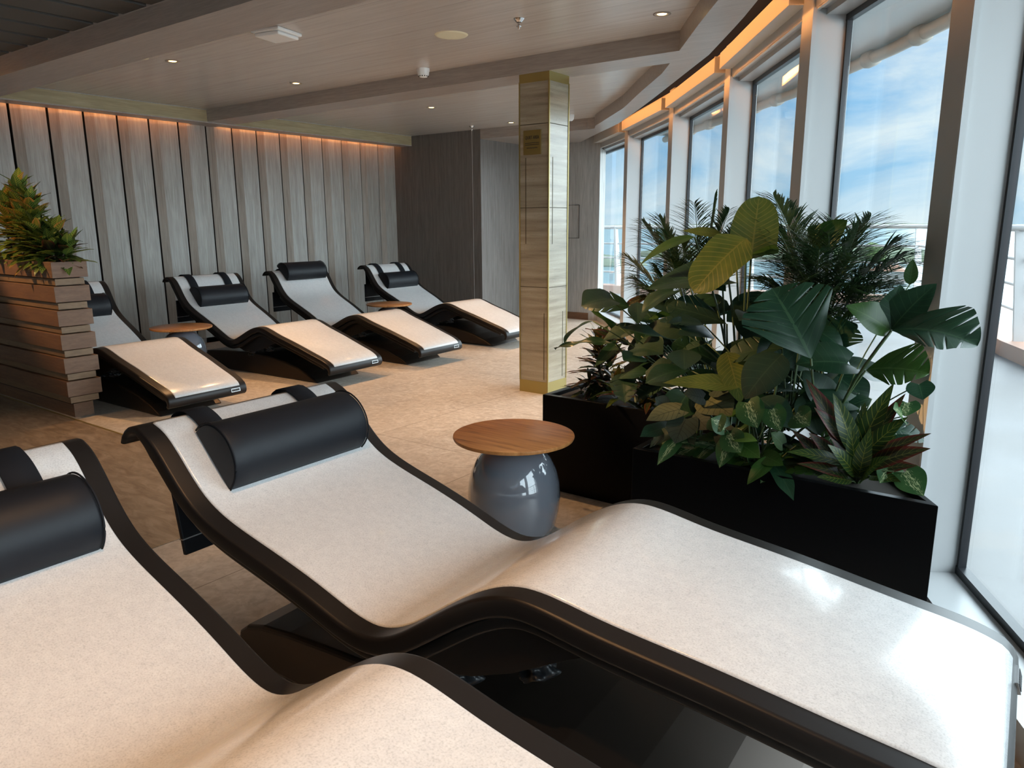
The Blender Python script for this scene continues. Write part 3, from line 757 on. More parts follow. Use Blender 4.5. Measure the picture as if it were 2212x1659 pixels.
# ------------------------------------------------------------------ leaves
UVN = 'UVMap'
def leaf(bm, base, d, up, length, width, shape='oval', bend=.4, fold=.15, nu=14, nv=6, wav=.0, sweep=0., seed=0, mi=0):
    """leaf blade from base in direction d; up is the blade normal side; bend in radians droops the tip"""
    uvl = bm.loops.layers.uv.get(UVN) or bm.loops.layers.uv.new(UVN)
    d = Vector(d).normalized(); up = Vector(up); up = (up - d*up.dot(d))
    up = up.normalized() if up.length > 1e-4 else d.orthogonal().normalized()
    side = d.cross(up).normalized(); rnd = random.Random(seed)
    grid = []; p = Vector(base); ds = length/nu; cen = [p.copy()]; frames = [(d.copy(), up.copy())]
    for i in range(nu):
        a = -bend/nu*(1 + .6*i/nu)
        q = Matrix.Rotation(-a, 3, side)
        # droop: rotate direction towards -up
        d = (d*math.cos(bend/nu) - up*math.sin(bend/nu)).normalized(); up = side.cross(d).normalized()
        p = p + d*ds; cen.append(p.copy()); frames.append((d.copy(), up.copy()))
    def at_(t):
        t = min(max(t, 0), 1)*nu; i = min(int(t), nu-1); f = t-i
        return cen[i].lerp(cen[i+1], f), frames[i][0], frames[i][1].lerp(frames[i+1][1], f).normalized()
    def prof(t):
        if shape == 'oval': return math.sin(PI*min(1, t**.85))**.75*(1-.25*t)
        if shape == 'lance': return (math.sin(PI*t**.75))**.9*(1-.15*t) + .02
        if shape == 'heart': return (max(0, 1-(2*t-.62)**2*(.9 if t > .31 else 1.4)))**.6*(1-t**3) if t > .0 else .55
        if shape == 'paddle': return min(1, (t*5)**.6)*(max(0, 1-t**4.5))**.6
        if shape == 'monstera':
            w = min(1, .55 + t*2.2)*(max(0, 1-t**2.6))**.6
            c = (t*5.2 + .15) % 1.0
            cut = max(0, 1 - abs(c-.5)/.09)
            return w*(1 - .62*min(1, cut*1.6)*(1 if .08 < t < .9 else 0))
        return 1
    NU = 70 if shape == 'monstera' else nu
    NV = 4 if shape == 'monstera' else max(1, nv//2)
    ph = rnd.random()*6
    rows = []
    for i in range(NU+1):
        t = i/NU; w = prof(t)*width/2; row = []
        w0 = (math.sin(PI*min(1, t**.7)))**.5*width/2 if shape == 'monstera' else w
        for j in range(-NV, NV+1):
            v = j/NV; tt = t + sweep*abs(v)*(1-t)*.5*(w/(width/2+1e-6))
            if shape == 'heart' and t < .18: tt = t - abs(v)*.16*(1-t/.18)
            c, dd, uu = at_(max(tt, 0));
            if tt < 0: c = c + dd*tt*length
            z = abs(v)*w*fold*1.0 + wav*length*math.sin(ph + t*13 + (2 if j > 0 else 0))*abs(v)**2 - .25*fold*w*v*v
            row.append((bm.verts.new(c + side*v*w*(1-.1*fold) + uu*z), t, .5 + .5*v))
        rows.append(row)
    for A, B in zip(rows, rows[1:]):
        for j in range(len(A)-1):
            q = (A[j], A[j+1], B[j+1], B[j])
            try: f = bm.faces.new([x[0] for x in q])
            except ValueError: continue
            f.material_index = mi; f.smooth = True
            for lp, x in zip(f.loops, q): lp[uvl].uv = (x[1], x[2])
    return cen[-1]
def leaf_obj(parent, name, m, base, d, up, length, width, shape, root=None, **kw):
    b0 = Vector(base) if root is None else Vector(base)
    bm = bmesh.new(); leaf(bm, base, d, up, length, width, shape, **kw)
    o = link(name, bm, m, parent, True)
    return o
def droop_stem(parent, a, b, r=.005, sag=.0, name='stem', m=None):
    a, b = Vector(a), Vector(b); pts = []
    for i in range(9):
        t = i/8; p = a.lerp(b, t); p.z += sag*math.sin(PI*t); 
        h = (b-a); p += Vector((-h.x, -h.y, 0))*.18*math.sin(PI*t); pts.append(p)
    bm = bmesh.new(); tube(bm, pts, r, 7, r*.7); return link(name, bm, m or M['stem'], parent, True)
CAM = Vector((0, 0, 1.35))
def facing(p, k=.6, up=(0, 0, 1)):
    v = (CAM - Vector(p)).normalized(); return (v*k + Vector(up)*(1-k)).normalized()

def croton(name_label, x, y, z, h, n, lmin, lmax, mats, seed, spread=1.0, group=None, lean=(0, 0), stems=1, wr=.27):
    rnd = random.Random(seed); e = empty('croton_plant', (x, y, z))
    bm = bmesh.new(); sm = bmesh.new()
    for s_ in range(stems):
        ox, oy = (0, 0) if stems == 1 else (rnd.uniform(-.10, .10)*spread, rnd.uniform(-.06, .06))
        tx, ty = ox + lean[0] + rnd.uniform(-.05, .05)*spread, oy + lean[1] + rnd.uniform(-.03, .03)
        hh = h*rnd.uniform(.75, 1.0) if stems > 1 else h
        tube(sm, [(ox*.5, oy*.5, 0), (ox, oy, hh*.4), (tx, ty, hh)], .007, 6)
        for k in range(n):
            f = (k+.5)/n; a = k*2.4 + rnd.uniform(-.3, .3); el = -.25 + 1.35*f + rnd.uniform(-.15, .25)
            d = Vector((math.cos(a)*math.cos(el), math.sin(a)*math.cos(el), math.sin(el)))
            b0 = Vector((ox, oy, 0)).lerp(Vector((tx, ty, hh)), .06 + .94*f); L = rnd.uniform(lmin, lmax)*(1.1-.35*f)
            leaf(bm, b0, d, (0, 0, 1), L, L*wr, 'lance', bend=rnd.uniform(.15, .65), fold=.3, nu=9, nv=4, wav=.012, seed=seed*100+k, mi=rnd.choices(range(len(mats)), [3, 2, 1][:len(mats)])[0])
    link('foliage', bm, mats, e, True); link('stem', sm, M['woodstem'], e, True)
    tag(e, name_label, 'plant', group)
    return e
#PLANTS#
# fine feathery palms: rachis with two rows of narrow leaflets
def frond(parent, base, tip, sag, ll, nl, m, seed, up=(0, 0, 1), wl=.0092, twist=0.):
    rnd = random.Random(seed); base = Vector(base); tip = Vector(tip); bm = bmesh.new(); sm = bmesh.new()
    pts = []
    for i in range(25):
        t = i/24; p = base.lerp(tip, t); p.z += sag*math.sin(PI*t**.8)*(tip-base).length; pts.append(p)
    tube(sm, pts, .0042, 6, .0012)
    rr = link('frond', sm, M['stem'], parent, True)
    view = (CAM - base).normalized()
    for k in range(nl):
        t = .22 + .78*k/(nl-1); i = min(int(t*24), 23); p = pts[i].lerp(pts[i+1], t*24-i); d = (pts[i+1]-pts[i]).normalized()
        upv = (view*.5 + Vector(up)*.6).normalized(); sd = d.cross(upv).normalized()
        L = ll*(math.sin(PI*(.16+.80*t)))**.7*rnd.uniform(.9, 1.08)
        for sg in (-1, 1):
            dd = (d*(.6+.45*t) + sd*sg*(1.0-.35*t) + upv*rnd.uniform(-.12, .22)).normalized()
            leaf(bm, p, dd, upv, L, wl, 'lance', bend=rnd.uniform(.3, 1.0), fold=.5, nu=6, nv=2, seed=k)
    link('leaflets', bm, m, rr, True)
def palm(label, base, tips, ll, m, seed, sag=.12):
    e = empty('areca_palm', base); rnd = random.Random(seed); b = Vector(base)
    for k, (tp, s) in enumerate(tips):
        t = Vector(tp) - b; st = Vector((rnd.uniform(-.03, .03), rnd.uniform(-.03, .03), 0))
        frond(e, st + Vector((t.x*.18, t.y*.18, t.z*.42)), t, s, ll, 42, m if k % 3 else M['L_palm2'], seed*50+k)
        bm = bmesh.new(); tube(bm, [st, st + Vector((t.x*.07, t.y*.07, t.z*.22)), st + Vector((t.x*.18, t.y*.18, t.z*.42))], .006, 6, .0045); link('cane', bm, M['stem'], e, True)
    tag(e, label, 'plant', None)
palm('feathery palm with dense fronds rising at the back right of the planters', (-0.764, 3.100, 0.729), [(x, .10) for x in ((-1.009, 3.200, 1.458), (-1.005, 3.100, 1.401), (-0.699, 2.850, 1.156), (-0.745, 2.800, 1.091), (-0.575, 2.850, 1.161), (-0.840, 2.900, 1.078), (-0.719, 2.950, 1.303), (-0.818, 3.000, 1.214), (-0.984, 3.300, 1.431), (-0.809, 3.000, 1.319), (-0.768, 3.200, 1.357), (-0.657, 3.100, 1.318), (-0.625, 2.900, 1.222), (-0.510, 3.050, 1.286), (-0.467, 3.000, 1.242), (-0.524, 2.950, 1.140), (-0.514, 2.800, 1.087), (-0.867, 2.900, 1.217), (-0.932, 2.900, 1.145), (-0.710, 2.800, 1.257), (-0.906, 3.200, 1.280), (-0.622, 2.800, 1.130), (-0.652, 3.300, 1.371))], .23, M['L_palm'], 3, .10)
palm('feathery palm with dark fronds at the upper left of the planters', (-1.402, 3.400, 0.647), [(x, .08) for x in ((-1.769, 3.350, 1.197), (-1.457, 3.200, 1.192), (-1.572, 3.300, 1.141), (-1.393, 3.300, 1.315), (-1.698, 3.300, 1.092), (-1.733, 3.450, 1.363), (-1.617, 3.400, 1.380), (-1.550, 3.300, 1.315), (-1.484, 3.500, 1.445), (-1.341, 3.400, 1.472), (-1.235, 3.300, 1.406), (-1.199, 3.300, 1.336), (-1.415, 3.200, 1.275), (-1.568, 3.200, 1.060), (-1.284, 3.200, 1.276))], .20, M['L_palm'], 4, .08)
def bigplant(name, label, base, leaves, group=None):
    """leaves: (heel, tip, width, shape, material, normal, bend, fold, extra)"""
    e = empty(name, base); b = Vector(base)
    for k, (heel, tp, w, shp, mk, up, bend, fold, kw) in enumerate(leaves):
        h = Vector(heel) - b; t = Vector(tp) - b; d = t - h; L = d.length*(1 + bend*bend/24)
        upv = Vector(up) if up else facing(heel, .55)
        # start direction tilted so that the drooping blade ends at the tip
        sd = d.normalized(); u2 = (upv - sd*upv.dot(sd)).normalized(); d0 = (sd*math.cos(bend/2) + u2*math.sin(bend/2))
        n0 = (u2*math.cos(bend/2) - sd*math.sin(bend/2))
        lf = leaf_obj(e, 'leaf', M[mk], h, d0, n0, L, w, shp, bend=bend, fold=fold, seed=k+3, **kw)
        droop_stem(lf, (h.x*.15, h.y*.15, 0), h, .0055 if L > .15 else .003, name='leaf_stalk')
    tag(e, label, 'plant', group)
MS = dict(sweep=1.1, wav=.012)
bigplant('monstera_plant', 'large dark monstera with split glossy leaves in the front black planter', (-0.647, 2.720, 0.516), [
    ((-0.658, 2.600, 0.899), (-0.824, 2.660, 1.127), .34, 'monstera', 'L_mon', None, .45, .22, MS),
    ((-0.425, 2.620, 1.011), (-0.180, 2.550, 1.001), .27, 'monstera', 'L_mon', (-.25, -.35, .9), .8, .3, MS),
    ((-0.432, 2.660, 1.010), (-0.323, 2.700, 1.162), .13, 'lance', 'L_mon', None, .5, .3, dict(wav=.01)),
    ((-0.431, 2.660, 1.004), (-0.561, 2.600, 1.086), .13, 'lance', 'L_mon2', (.2, -.6, .6), .5, .3, dict(wav=.01)),
    ((-0.432, 2.660, 1.010), (-0.424, 2.700, 1.153), .12, 'lance', 'L_mon', (.2, -.8, .3), .3, .2, dict(wav=.01)),
    ((-0.499, 2.680, 0.864), (-0.306, 2.620, 0.888), .22, 'monstera', 'L_mon2', (-.2, -.5, .8), .6, .3, MS),
    ((-0.563, 2.700, 0.878), (-0.736, 2.600, 0.867), .18, 'heart', 'L_mon', (.1, -.5, .8), .6, .3, {}),
    ((-0.412, 2.800, 1.147), (-0.411, 2.800, 1.231), .05, 'oval', 'L_mon2', None, .3, .3, {}),
    ((-0.339, 2.700, 0.832), (-0.315, 2.660, 0.781), .09, 'heart', 'L_mon', None, .3, .2, {}),
    ((-0.666, 2.800, 0.894), (-0.608, 2.850, 1.011), .2, 'monstera', 'L_mon', None, .4, .2, MS),
])
bigplant('monstera_plant', 'dark broad-leaved plant filling the middle behind the front planter', (-1.036, 2.900, 0.396), [
    ((-1.136, 3.000, 1.131), (-1.482, 2.900, 1.061), .22, 'heart', 'L_mon', (.05, -.45, .85), .5, .25, dict(wav=.008)),
    ((-1.322, 3.050, 1.151), (-1.047, 2.900, 1.067), .20, 'heart', 'L_mon', (.0, -.5, .8), .5, .2, {}),
    ((-1.087, 2.950, 0.948), (-1.333, 2.900, 1.013), .16, 'monstera', 'L_brd', None, .4, .2, MS),
    ((-0.934, 2.950, 0.922), (-1.084, 2.950, 1.061), .18, 'heart', 'L_brd', None, .4, .2, {}),
    ((-1.078, 2.900, 0.783), (-1.278, 2.850, 0.867), .17, 'monstera', 'L_mon', None, .5, .2, MS),
    ((-0.912, 2.850, 0.809), (-1.047, 2.850, 0.906), .17, 'heart', 'L_brd', None, .4, .2, {}),
    ((-0.791, 2.800, 0.812), (-0.906, 2.800, 0.978), .2, 'heart', 'L_mon', None, .4, .2, {}),
    ((-1.070, 2.900, 0.648), (-1.237, 2.850, 0.773), .16, 'heart', 'L_mon', None, .4, .2, {}),
    ((-1.064, 3.050, 0.939), (-0.938, 3.100, 1.095), .2, 'heart', 'L_brd', None, .4, .2, {}),
    ((-1.245, 3.000, 0.891), (-1.464, 3.000, 0.914), .14, 'lance', 'L_brd', None, .4, .2, {}),
    ((-0.847, 2.750, 0.725), (-0.882, 2.700, 0.586), .17, 'heart', 'L_brd', None, .4, .2, {}),
    ((-0.622, 2.800, 0.745), (-0.695, 2.750, 0.606), .16, 'heart', 'L_brd', None, .4, .2, {}),
    ((-1.129, 2.850, 0.630), (-1.077, 2.900, 0.764), .14, 'heart', 'L_mon', None, .4, .2, {}),
])
bigplant('paddle_leaf_plant', 'tall plant with two warm-lit ribbed paddle leaves above the palms', (-1.006, 2.950, 0.568), [
    ((-1.004, 2.950, 1.212), (-1.004, 3.000, 1.455), .185, 'paddle', 'L_pad', None, .25, .12, dict(wav=.01, nu=20)),
    ((-1.003, 2.880, 1.294), (-1.153, 2.750, 1.088), .19, 'paddle', 'L_pad', (.25, -.6, .75), .5, .25, dict(wav=.014, nu=20)),
    ((-1.244, 2.950, 1.297), (-1.468, 2.900, 1.180), .075, 'lance', 'L_mon2', (.1, -.5, .8), .7, .2, {}),
    ((-1.146, 3.000, 1.304), (-1.298, 2.950, 1.323), .05, 'lance', 'L_pad', None, .3, .2, {}),
    ((-1.082, 3.000, 1.208), (-0.886, 2.900, 1.242), .12, 'paddle', 'L_mon2', (.3, -.5, .8), .6, .2, {}),
    ((-0.804, 3.100, 1.246), (-0.694, 3.100, 1.362), .14, 'oval', 'L_mon2', None, .5, .2, {}),
])
bigplant('broad_leaf_plant', 'plant with a big rounded grey-green leaf in the middle of the front planter', (-0.815, 2.680, 0.459), [
    ((-0.766, 2.640, 0.899), (-0.850, 2.520, 0.748), .19, 'oval', 'L_brd', (-.1, -.75, .6), .4, .15, dict(nu=16)),
    ((-0.914, 2.660, 0.759), (-1.175, 2.550, 0.762), .085, 'lance', 'L_pad', (.1, -.6, .75), .35, .25, dict(wav=.008)),
    ((-0.830, 2.620, 0.734), (-0.688, 2.550, 0.661), .13, 'oval', 'L_brd', None, .5, .2, {}),
    ((-0.682, 2.660, 0.764), (-0.610, 2.600, 0.637), .13, 'oval', 'L_brd', None, .5, .2, {}),
    ((-1.007, 2.750, 0.868), (-0.897, 2.620, 0.708), .13, 'oval', 'L_pad', None, .5, .2, {}),
    ((-0.596, 2.700, 0.717), (-0.702, 2.680, 0.841), .13, 'oval', 'L_brd', None, .4, .2, {}),
])
bigplant('begonia_plant', 'low begonia with matt olive heart leaves at the left end of the front planter', (-1.064, 2.620, 0.473), [
    ((-1.125, 2.600, 0.653), (-1.237, 2.500, 0.604), .12, 'heart', 'L_beg', (-.2, -.6, .8), .4, .1, {}),
    ((-1.080, 2.560, 0.631), (-1.090, 2.480, 0.535), .13, 'heart', 'L_beg2', (0, -.8, .5), .4, .1, {}),
    ((-1.036, 2.660, 0.690), (-0.889, 2.560, 0.661), .15, 'heart', 'L_beg', (.1, -.6, .8), .4, .1, {}),
    ((-1.055, 2.660, 0.696), (-1.124, 2.600, 0.717), .11, 'heart', 'L_beg2', (0, -.5, .8), .3, .1, {}),
    ((-1.017, 2.700, 0.730), (-0.906, 2.640, 0.738), .11, 'heart', 'L_beg2', None, .3, .1, {}),
    ((-1.064, 2.600, 0.643), (-0.966, 2.520, 0.605), .11, 'heart', 'L_beg2', (0, -.8, .5), .4, .1, {}),
    ((-1.093, 2.580, 0.570), (-1.024, 2.520, 0.519), .09, 'heart', 'L_beg', (0, -.8, .4), .3, .1, {}),
    ((-1.196, 2.640, 0.643), (-1.239, 2.600, 0.692), .08, 'heart', 'L_beg2', None, .3, .1, {}),
    ((-0.938, 2.560, 0.609), (-0.861, 2.500, 0.559), .09, 'heart', 'L_beg2', (0, -.8, .5), .4, .1, {}),
])
bigplant('pothos_plant', 'variegated green and cream pothos hanging over the rim of the front planter', (-0.841, 2.600, 0.475), [
    ((-0.915, 2.520, 0.631), (-0.970, 2.500, 0.670), .085, 'heart', 'L_pot', None, .3, .15, {}),
    ((-0.955, 2.530, 0.657), (-0.908, 2.480, 0.619), .085, 'heart', 'L_pot', (0, -.9, .4), .3, .15, {}),
    ((-0.851, 2.560, 0.726), (-0.784, 2.500, 0.640), .11, 'heart', 'L_pot', (0, -.9, .4), .3, .15, {}),
    ((-0.761, 2.550, 0.716), (-0.706, 2.500, 0.645), .09, 'heart', 'L_pot', (0, -.9, .4), .3, .15, {}),
    ((-0.687, 2.580, 0.704), (-0.618, 2.530, 0.677), .1, 'heart', 'L_pot', (0, -.9, .4), .3, .15, {}),
    ((-0.888, 2.520, 0.601), (-0.910, 2.460, 0.479), .08, 'heart', 'L_pot', (0, -.9, .3), .4, .15, {}),
    ((-0.890, 2.500, 0.614), (-0.822, 2.460, 0.559), .1, 'heart', 'L_pot', (0, -.9, .4), .4, .15, {}),
    ((-0.864, 2.500, 0.610), (-0.762, 2.460, 0.620), .05, 'heart', 'L_lime', (0, -.6, .8), .4, .2, {}),
    ((-0.846, 2.500, 0.587), (-0.750, 2.460, 0.556), .08, 'heart', 'L_mon2', (0, -.7, .7), .4, .2, {}),
    ((-0.775, 2.540, 0.547), (-0.682, 2.500, 0.534), .07, 'heart', 'L_mon2', (0, -.7, .7), .4, .2, {}),
    ((-0.371, 2.660, 0.727), (-0.398, 2.600, 0.766), .09, 'heart', 'L_pot', None, .3, .15, {}),
    ((-0.374, 2.750, 0.755), (-0.369, 2.700, 0.710), .09, 'heart', 'L_pot', (0, -.9, .3), .3, .15, {}),
    ((-0.330, 2.540, 0.576), (-0.252, 2.460, 0.523), .10, 'heart', 'L_pot', (.1, -.9, .4), .4, .15, {}),
    ((-0.370, 2.580, 0.573), (-0.399, 2.500, 0.527), .08, 'heart', 'L_pot', (0, -.9, .4), .4, .15, {}),
    ((-0.732, 2.600, 0.583), (-0.771, 2.560, 0.637), .07, 'heart', 'L_mon2', None, .3, .2, {}),
])
def filler(label, base, box3, n, mats, seed, wmin=.10, wmax=.17):
    e = empty('philodendron_plant', base); rnd = random.Random(seed); b = Vector(base)
    for k in range(n):
        h = Vector([rnd.uniform(*box3[i]) for i in range(3)]) ; L = rnd.uniform(.15, .24)
        a = rnd.uniform(-PI, 0) if rnd.random() < .8 else rnd.uniform(0, PI)
        d = Vector((math.cos(a), math.sin(a)*.7, rnd.uniform(-.35, .35))).normalized()
        up = (Vector((0, 0, 1)) + (CAM - h).normalized()*rnd.uniform(.2, 1.1)).normalized()
        lf = leaf_obj(e, 'leaf', M[rnd.choice(mats)], h - b, d, up, L, rnd.uniform(wmin, wmax), rnd.choice(['heart', 'heart', 'oval', 'monstera']), bend=rnd.uniform(.3, .9), fold=.25, seed=seed*40+k, sweep=.6)
        hb = h - b; droop_stem(lf, (hb.x*.2, hb.y*.2, 0), hb, .004, name='leaf_stalk')
    tag(e, label, 'plant', None)
filler('dark leafy philodendron in the middle of the back planter', (-1.195, 3.250, 0.476), ((-1.72, -1.25), (2.95, 3.35), (.62, 1.08)), 26, ['L_mon', 'L_brd', 'L_mon'], 61)
filler('dark leafy philodendron between the two black planters', (-0.775, 2.800, 0.581), ((-1.25, -.70), (2.72, 3.05), (.58, 1.0)), 26, ['L_mon', 'L_brd', 'L_brd'], 62)
filler('dark leafy philodendron behind the big split monstera leaf', (-0.648, 2.950, 0.623), ((-1.02, -.62), (2.9, 3.08), (.66, 1.02)), 18, ['L_mon', 'L_brd'], 65)
filler('low leafy philodendron at the right half of the front planter', (-0.549, 2.780, 0.501), ((-.85, -.36), (2.66, 2.85), (.54, .78)), 18, ['L_brd', 'L_mon2', 'L_mon'], 63, .08, .12)
filler('low green leaf cover along the rim of the front planter', (-0.826, 2.660, 0.462), ((-1.2, -.35), (2.54, 2.72), (.50, .58)), 26, ['L_brd', 'L_mon2', 'L_pot', 'L_mon'], 64, .06, .09)
CR = [M['L_cro'], M['L_cro2'], M['L_cro3']]
bigplant('croton_plant', 'big yellow-veined croton at the right end of the front planter', (-0.490, 2.660, 0.469), [
    ((-0.488, 2.620, 0.539), (-0.673, 2.620, 0.825), .08, 'lance', 'L_cro2', None, .5, .3, {}),
    ((-0.499, 2.620, 0.586), (-0.577, 2.600, 0.789), .07, 'lance', 'L_cro', None, .5, .3, {}),
    ((-0.495, 2.640, 0.574), (-0.408, 2.660, 0.834), .075, 'lance', 'L_cro', None, .4, .3, {}),
    ((-0.480, 2.640, 0.576), (-0.374, 2.680, 0.800), .06, 'lance', 'L_cro2', None, .4, .3, {}),
    ((-0.476, 2.620, 0.574), (-0.352, 2.620, 0.738), .07, 'lance', 'L_cro', None, .5, .3, {}),
    ((-0.457, 2.600, 0.567), (-0.275, 2.560, 0.710), .06, 'lance', 'L_cro2', (0, -.6, .8), .4, .3, {}),
    ((-0.452, 2.580, 0.557), (-0.268, 2.520, 0.672), .075, 'lance', 'L_cro2', (0, -.7, .7), .4, .3, {}),
    ((-0.440, 2.600, 0.538), (-0.300, 2.540, 0.605), .06, 'lance', 'L_cro2', (0, -.7, .7), .5, .3, {}),
    ((-0.477, 2.580, 0.519), (-0.506, 2.540, 0.708), .06, 'lance', 'L_cro', None, .3, .3, {}),
    ((-0.475, 2.570, 0.523), (-0.556, 2.500, 0.638), .06, 'lance', 'L_cro', None, .5, .3, {}),
    ((-0.468, 2.570, 0.524), (-0.439, 2.520, 0.708), .06, 'lance', 'L_cro', None, .4, .3, {}),
    ((-0.524, 2.580, 0.559), (-0.686, 2.500, 0.591), .055, 'lance', 'L_cro', (0, -.6, .8), .5, .3, {}),
    ((-0.504, 2.570, 0.517), (-0.650, 2.500, 0.556), .05, 'lance', 'L_cro2', (0, -.6, .8), .5, .3, {}),
    ((-0.488, 2.570, 0.504), (-0.583, 2.500, 0.521), .05, 'lance', 'L_cro', (0, -.7, .7), .5, .3, {}),
    ((-0.461, 2.570, 0.518), (-0.375, 2.500, 0.632), .06, 'lance', 'L_cro', None, .5, .3, {}),
    ((-0.523, 2.620, 0.614), (-0.628, 2.580, 0.737), .06, 'lance', 'L_cro2', None, .5, .3, {}),
    ((-0.563, 2.620, 0.558), (-0.639, 2.580, 0.645), .055, 'lance', 'L_cro2', None, .5, .3, {}),
    ((-0.592, 2.620, 0.535), (-0.700, 2.600, 0.639), .05, 'lance', 'L_cro2', None, .5, .3, {}),
    ((-0.462, 2.640, 0.538), (-0.379, 2.620, 0.671), .06, 'lance', 'L_cro', None, .5, .3, {}),
    ((-0.439, 2.600, 0.522), (-0.335, 2.500, 0.556), .055, 'lance', 'L_cro', (0, -.7, .7), .6, .3, {}),
    ((-0.499, 2.660, 0.543), (-0.492, 2.680, 0.753), .07, 'lance', 'L_cro', None, .3, .3, {}),
])
# back planter: croton mass, long strap leaves
def at3(p): return p
c0 = (-1.742, 3.280, 0.508)
croton('dense dark croton bush on the left of the back planter', *c0, .30, 40, .12, .18, [M['L_cro2'], M['L_cro'], M['L_cro3']], 21, 1.4, None, (0, 0), 4)
croton('croton with yellow-veined leaves low at the front of the back planter', -1.590, 3.160, 0.509, .13, 22, .11, .16, [M['L_cro'], M['L_cro2'], M['L_cro3']], 22, 1, None, (0, 0), 2)
croton('small croton spilling over the left corner of the back planter', -1.939, 3.220, 0.493, .07, 16, .09, .13, [M['L_cro'], M['L_cro2']], 23, 1, None, (0, 0), 1)
croton('taller dark croton behind the begonia leaves', -1.450, 3.250, 0.506, .30, 30, .12, .18, [M['L_cro2'], M['L_cro']], 24, 1.2, None, (0, 0), 3)
croton('dark undergrowth bush at the right end of the back planter', -1.147, 3.300, 0.472, .34, 30, .13, .2, [M['L_brd'], M['L_mon']], 26, 1.6, None, (0, 0), 4, .4)
bigplant('strap_leaf_plant', 'plant with long arching strap leaves reaching left towards the pillar', (-1.549, 3.200, 0.549), [
    ((-1.670, 3.200, 0.798), (-1.891, 3.150, 0.970), .035, 'lance', 'L_mon2', None, .5, .3, dict(wav=.03, nu=18)),
    ((-1.705, 3.150, 0.785), (-1.993, 3.050, 0.749), .05, 'lance', 'L_mon', (0, -.5, .8), .7, .3, dict(wav=.03, nu=18)),
    ((-1.656, 3.200, 0.776), (-1.848, 3.100, 0.857), .04, 'lance', 'L_cro2', None, .5, .3, dict(wav=.03, nu=18)),
    ((-1.591, 3.250, 1.011), (-1.712, 3.200, 0.946), .05, 'lance', 'L_cro2', None, .5, .3, dict(wav=.02)),
    ((-1.732, 3.200, 0.770), (-1.808, 3.100, 0.650), .07, 'heart', 'L_mon', None, .3, .2, {}),
    ((-1.378, 3.200, 0.963), (-1.514, 3.100, 0.921), .05, 'lance', 'L_mon2', None, .5, .3, {}),
])
# croton hedge in the timber planter
k = 0
for (x, y, h, n, mats, lab) in ((-5.70, 2.37, .17, 30, [M['L_cro4'], M['L_cro'], M['L_cro2']], 'croton with dark green and red leaves at the corner of the timber planter'),
        (-5.88, 2.36, .30, 38, [M['L_cro4'], M['L_cro'], M['L_cro3']], 'green and yellow croton standing second from the corner of the timber planter'),
        (-6.10, 2.37, .46, 46, [M['L_cro4'], M['L_cro3'], M['L_cro']], 'taller amber and yellow croton at the left photo edge above the timber planter'),
        (-6.36, 2.36, .60, 44, [M['L_cro4'], M['L_cro3']], 'tallest amber croton cut by the left photo edge')):
    croton(lab, x, y, 1.09, h, n, .15, .21, mats, 31+k, 1.0, None, (0, 0), 4, .46); k += 1
#PLANTS_END#

# ------------------------------------------------------------------ outside
OUT = [(-14, 13.6), (-10, 13.1), (-7.1, 12.95), (-4.5, 13.2), (-2.0, 13.6), (-1.15, 11.3), (-.44, 8.97), (-.05, 8.0), (.9, 6.2), (2.1, 4.2), (3.3, 2.2), (4.3, 0), (5, -2.5), (5.4, -6)]
OUT = [Vector(p) for p in OUT]
bm = bmesh.new()
pts = [tuple(p) for p in OUT] + [(1.7, -6)] + [(p.x-.0, p.y+.02) for p in reversed(G[:11])] + [(-5.8, 9.9), (-14, 9.9)]
f = bm.faces.new([bm.verts.new((x, y, .02)) for x, y in pts]); bmesh.ops.triangulate(bm, faces=bm.faces)
bm.normal_update()
for f in bm.faces:
    if f.normal.z < 0: f.normal_flip()
struct(link('floor', bm, M['deck']))
def offs(i, d):
    t = (OUT[min(i+1, len(OUT)-1)] - OUT[max(i-1, 0)]).normalized(); n = Vector((t.y, -t.x)); n = n if n.dot(OUT[i]) > 0 else -n
    return OUT[i] + n*d
bm = bmesh.new()
for i in range(len(OUT)-1):
    prism(bm, [tuple(offs(i, 0)), tuple(offs(i+1, 0)), tuple(offs(i+1, .35)), tuple(offs(i, .35))], 0, .17)
fixn(bm); struct(link('trim_30', bm, M['terracotta']))
rail = empty('deck_railing', (0, 10, 0))
L3 = Vector((0, -10, 0))
def railpath(d, z): return [Vector((*offs(i, d), z)) + L3 for i in range(len(OUT))]
for d, z, r in ((.05, 1.29, .035), (.12, .98, .017), (.2, .70, .017), (.26, .42, .017)):
    bm = bmesh.new(); tube(bm, railpath(d, z), r, 8); link('handrail' if r > .02 else 'crossbar', bm, M['whitemetal'], rail, True)
k = 0
for i in range(len(OUT)-1):
    a, b2 = offs(i, .22), offs(i+1, .22); a2, b3 = offs(i, .05), offs(i+1, .05); n = max(1, round((b2-a).length/2.2))
    t = (b2-a).normalized()
    for j in range(n):
        f_ = j/n; p = a.lerp(b2, f_); q = a2.lerp(b3, f_)
        bm = bmesh.new(); w0_, w1_ = .11, .05
        nn = (q-p).normalized()
        lo4 = [(*(p + t*.02*sx + nn*w0_*sy), .15) for sx, sy in ((-1, -1), (1, -1), (1, 1), (-1, 1))]
        hi4 = [(*(q + t*.02*sx + nn*w1_*sy), 1.27) for sx, sy in ((-1, -1), (1, -1), (1, 1), (-1, 1))]
        A = [bm.verts.new(Vector(v)+L3) for v in lo4]; B = [bm.verts.new(Vector(v)+L3) for v in hi4]
        bm.faces.new(A); bm.faces.new(B)
        for q_ in range(4): bm.faces.new((A[q_], A[(q_+1)%4], B[(q_+1)%4], B[q_]))
        fixn(bm); link('post', bm, M['whitemetal'], rail)
tag(rail, 'white curved metal railing with tapered posts around the outer deck', 'railing')
